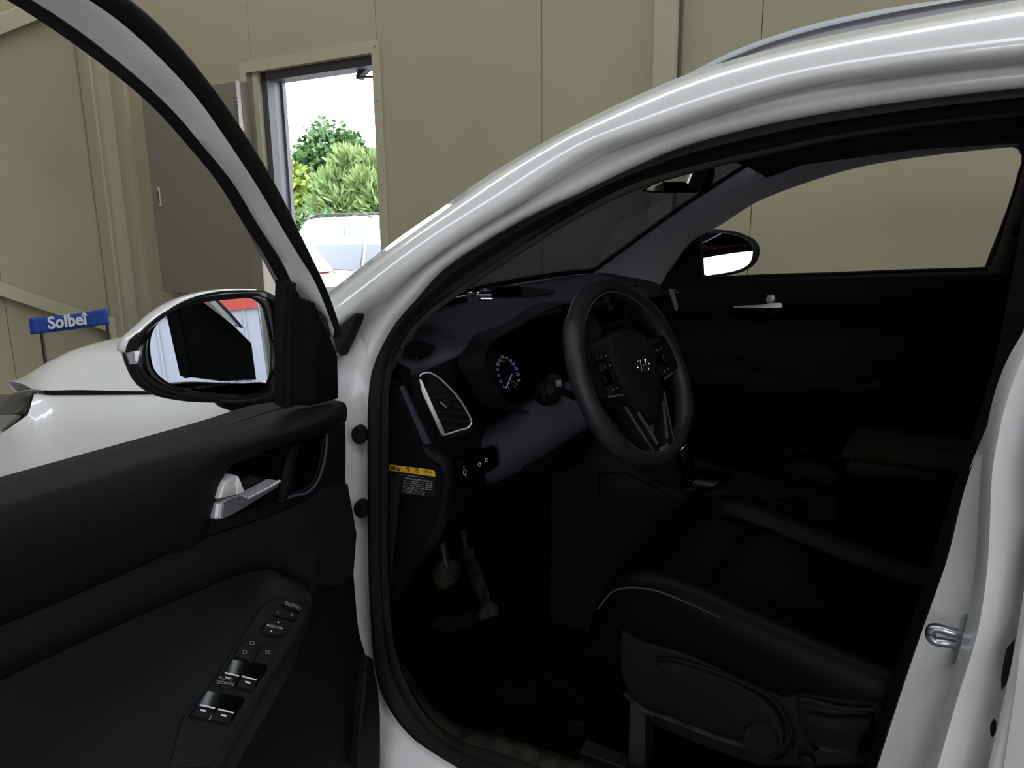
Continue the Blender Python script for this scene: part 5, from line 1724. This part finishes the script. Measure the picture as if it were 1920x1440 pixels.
cov = plate('seat_side_cover', syl('L', '130,300 250,372 500,445 750,555 950,650 1060,690 1130,660 1300,690 1600,720 1640,900 1560,1060 1200,1080 900,1070 600,965 330,850 170,690 120,520'), (0, -1, .1), .03, 'plastic', dseat, n=70, smooth=False, bev=.006)
lv_ = plate('height_lever', syl('L', '325,505 345,485 400,488 600,545 800,622 930,700 1010,790 1050,900 1030,985 960,1010 880,1000 835,960 815,880 760,760 600,665 400,575 340,540', .016), (0, -1, .1), .016, 'plastic_soft', dseat, n=70, smooth=True, bev=.005)
c = sy(T('L', '920,912')[0], .018)
r = np.linalg.norm(sy(T('L', '1015,912')[0], .018)-c)
dome('lever_cap', [c+dx(r*cos(t), 0, r*sin(t)) for t in np.linspace(0, 2*pi, 32, endpoint=False)], (0, -1, 0), [(1.03, -.004), (1.0, .002), (.94, .004)], 'plastic_soft', dseat, n=0)
tube('lever_recess_edge', syl('L', '330,470 420,470 620,525 820,600 980,690 1060,800 1100,920 1070,1010 1000,1045', .004), .004, 'plastic_low', dseat, n=40)
plate('recliner_recess', syl('L', '1120,690 1160,690 1560,752 1570,900 1500,1010 1220,985 1170,920 1130,800', .004), (0, -1, .1), .006, 'gloss_black', dseat, bev=.002)
plate('recliner_lever', syl('L', '1165,770 1300,800 1540,815 1520,880 1400,890 1185,840', .014), (0, -1, .1), .012, 'plastic', dseat, bev=.004)
tube('recess_lip', syl('L', '1140,690 1200,700 1350,740 1560,752', .008), .004, 'plastic_soft', dseat, n=20)
dome('rail_cap', [sy(T('L', '1180,1045')[0], .01)+dx(.012*cos(t), 0, .012*sin(t)) for t in np.linspace(0, 2*pi, 16, endpoint=False)], (0, -1, 0), [(1, -.01), (1, .004), (.7, .006)], 'plastic_low', dseat, n=0)
tube('dust_edge', syl('L', '150,660 250,745 400,800 600,880 800,945 900,965', .008), .006, 'dusty', dseat, n=30, ry=.003)
for s in (-1, 1):
    bar('seat_rail', (.98, -.405+s*.2, .32), (1.6, -.405+s*.2, .31), .04, .03, 'tube_black', dseat, bevel=.004)
    bar('seat_rail', (1.07, .40+s*.2, .32), (1.69, .40+s*.2, .31), .04, .03, 'tube_black', pseat, bevel=.004)
    for x in (1.1, 1.5):
        bar('seat_riser', (x, -.405+s*.2, .31), (x, -.405+s*.2, .60), .05, .03, 'tube_black', dseat, up=(1, 0, 0))
        bar('seat_riser', (x+.09, .40+s*.2, .31), (x+.09, .40+s*.2, .60), .05, .03, 'tube_black', pseat, up=(1, 0, 0))
# seat belt buckle
bk = atY((1618, 1015), -.14)
bar('belt_buckle', bk-ZZ*.10, bk-ZZ*.004, .025, .04, 'plastic_low', dseat, up=(1, 0, 0), bevel=.004)
plate('buckle_button', [atY(p, -.143) for p in T('K', '1500,648 1545,637 1600,630 1598,642 1550,655 1502,660')], (0, -1, .4), .006, 'red_plastic', dseat, bev=.001)
# rear bench
rb0 = dome('rear_seat', [(x, y, .62) for x, y in ((2.2, -.62), (2.7, -.62), (2.7, .62), (2.2, .62))], ZZ, [(.98, -.2), (1, -.05), (1, .03), (.96, .06)], 'leather', car, n=0)
dome('rear_backrest', [(2.72+.16*(z-.6), y, z) for y, z in ((-.62, .6), (.62, .6), (.58, 1.2), (-.58, 1.2))], (1, 0, 0), [(.96, -.08), (1, -.05), (1, .08)], 'leather', rb0, n=0)

# ================================================================== LOOSE THINGS
# driver's floor mat
fm = [atZ(p, .281) for p in T('J', '400,620 560,640 760,600 900,560 1060,570 1180,620 1330,660 1440,760')]
matp = [(.60, -.66), (.62, -.18), (1.10, -.14), (1.16, -.20), (1.18, -.64), (1.10, -.67)]
mo_ = plate('floor_mat', [(x, y, .285) for x, y in matp], ZZ, .010, 'carpet', None, n=50, bev=.004)
tag(mo_, 'worn black carpet mat with dirt in the driver footwell', 'floor mat')
grm = atZ(T('J', '1262,1212')[0], .286)
dome('mat_grommet', [grm+dx(.026*cos(t), .026*sin(t), 0) for t in np.linspace(0, 2*pi, 20, endpoint=False)], ZZ, [(1, -.004), (1, .002), (.7, .004), (.5, .0)], 'plastic', mo_, n=0)
V, Fc = [], []
rng = np.random.default_rng(5)
for k in range(420):
    if k < 200:
        p = (rng.normal(1040, 45), rng.normal(1172, 14))
    elif k < 300:
        p = (rng.normal(860, 40), rng.normal(1185, 12))
    else:
        p = (rng.uniform(800, 1130), rng.uniform(1140, 1300))
    q = atZ(p, .2862)
    s = rng.uniform(.0006, .002)
    i = len(V)
    a = rng.uniform(0, pi)
    V += [q+dx(s*cos(a+t), s*sin(a+t), 0) for t in (0, 2.1, 4.2)]+[q+dx(0, 0, s)]
    Fc += [(i, i+1, i+3), (i+1, i+2, i+3), (i+2, i, i+3), (i, i+2, i+1)]
grit = mk('grit', V, Fc, 'dusty', mo_, False)
tag(grit, kind='stuff')

# bunch of keys on the dash top
DT = 1.166


def kz(p, h=0.0):
    return on_dash(p, h+.001)


key = empty('key_bunch', tuple(kz((885, 562))), 'bunch of keys with two black fobs on a ring, lying on dashboard', 'keys')
a, b = kz(T('V', '235,820')[0], .012), kz(T('V', '560,745')[0], .012)
ax1 = unit(b-a)
sd1 = np.cross(ZZ, ax1)
f1_ = dome('silver_fob', [a+(b-a)*t+sd1*w for t, w in ((0, -.008), (.03, -.013), (.6, -.015), (.97, -.012), (1, -.006), (1, .006), (.97, .012), (.6, .015), (.03, .013), (0, .008))], ZZ, [(.94, -.010), (1, -.005), (1, .003), (.9, .008)], 'gloss_black', key, n=40, smooth=False)
tube('fob_edge', [a+(b-a)*t-sd1*(.0150 if .1 < t < .95 else .012)+ZZ*.002 for t in np.linspace(.04, .98, 12)], .0026, 'chrome', key)
rc_ = kz(T('V', '624,712')[0], .0)
rc_ = rc_+unit(CAM-rc_)*.045
rr = np.linalg.norm(kz(T('V', '690,700')[0], .02)-rc_)
rv = unit(CAM-rc_)
r1_ = unit(np.cross(ZZ, rv))
r2_ = np.cross(rv, r1_)
rr = np.linalg.norm(atP(T('V', '692,712')[0], rc_, rv)-rc_)
tube('key_ring', [rc_+r1_*rr*cos(t)+r2_*rr*.88*sin(t) for t in np.linspace(0, 2*pi, 32, endpoint=False)], .0011, 'chrome', key, closed=True, seg=6)
tube('key_ring', [rc_+r1_*rr*.97*cos(t)+r2_*rr*.85*sin(t)+rv*.002 for t in np.linspace(0, 2*pi, 32, endpoint=False)], .0009, 'chrome', key, closed=True, seg=6)
a, b = kz(T('V', '850,690')[0], .012), kz(T('V', '1165,680')[0], .012)
sd1 = np.cross(ZZ, unit(b-a))
dome('black_fob', [a+(b-a)*t+sd1*w for t, w in ((0, -.012), (.05, -.017), (.95, -.017), (1, -.012), (1, .012), (.95, .017), (.05, .017), (0, .012))], ZZ, [(.95, -.011), (1, -.007), (1, .004), (.93, .009)], 'plastic_low', key, n=40, smooth=False)
for s in ('700,740 850,740', '700,715 760,670 850,690', '745,690 850,700', '690,735 740,700 800,660'):
    tube('key_link', [kz(p, .012) for p in T('V', s)], .0016, 'chrome', key, n=8)
kb_ = [kz(p, .006) for p in T('V', '655,735 720,730 850,735 860,748 730,748')]
plate('key_blade', kb_, ZZ, .002, 'chrome', key)
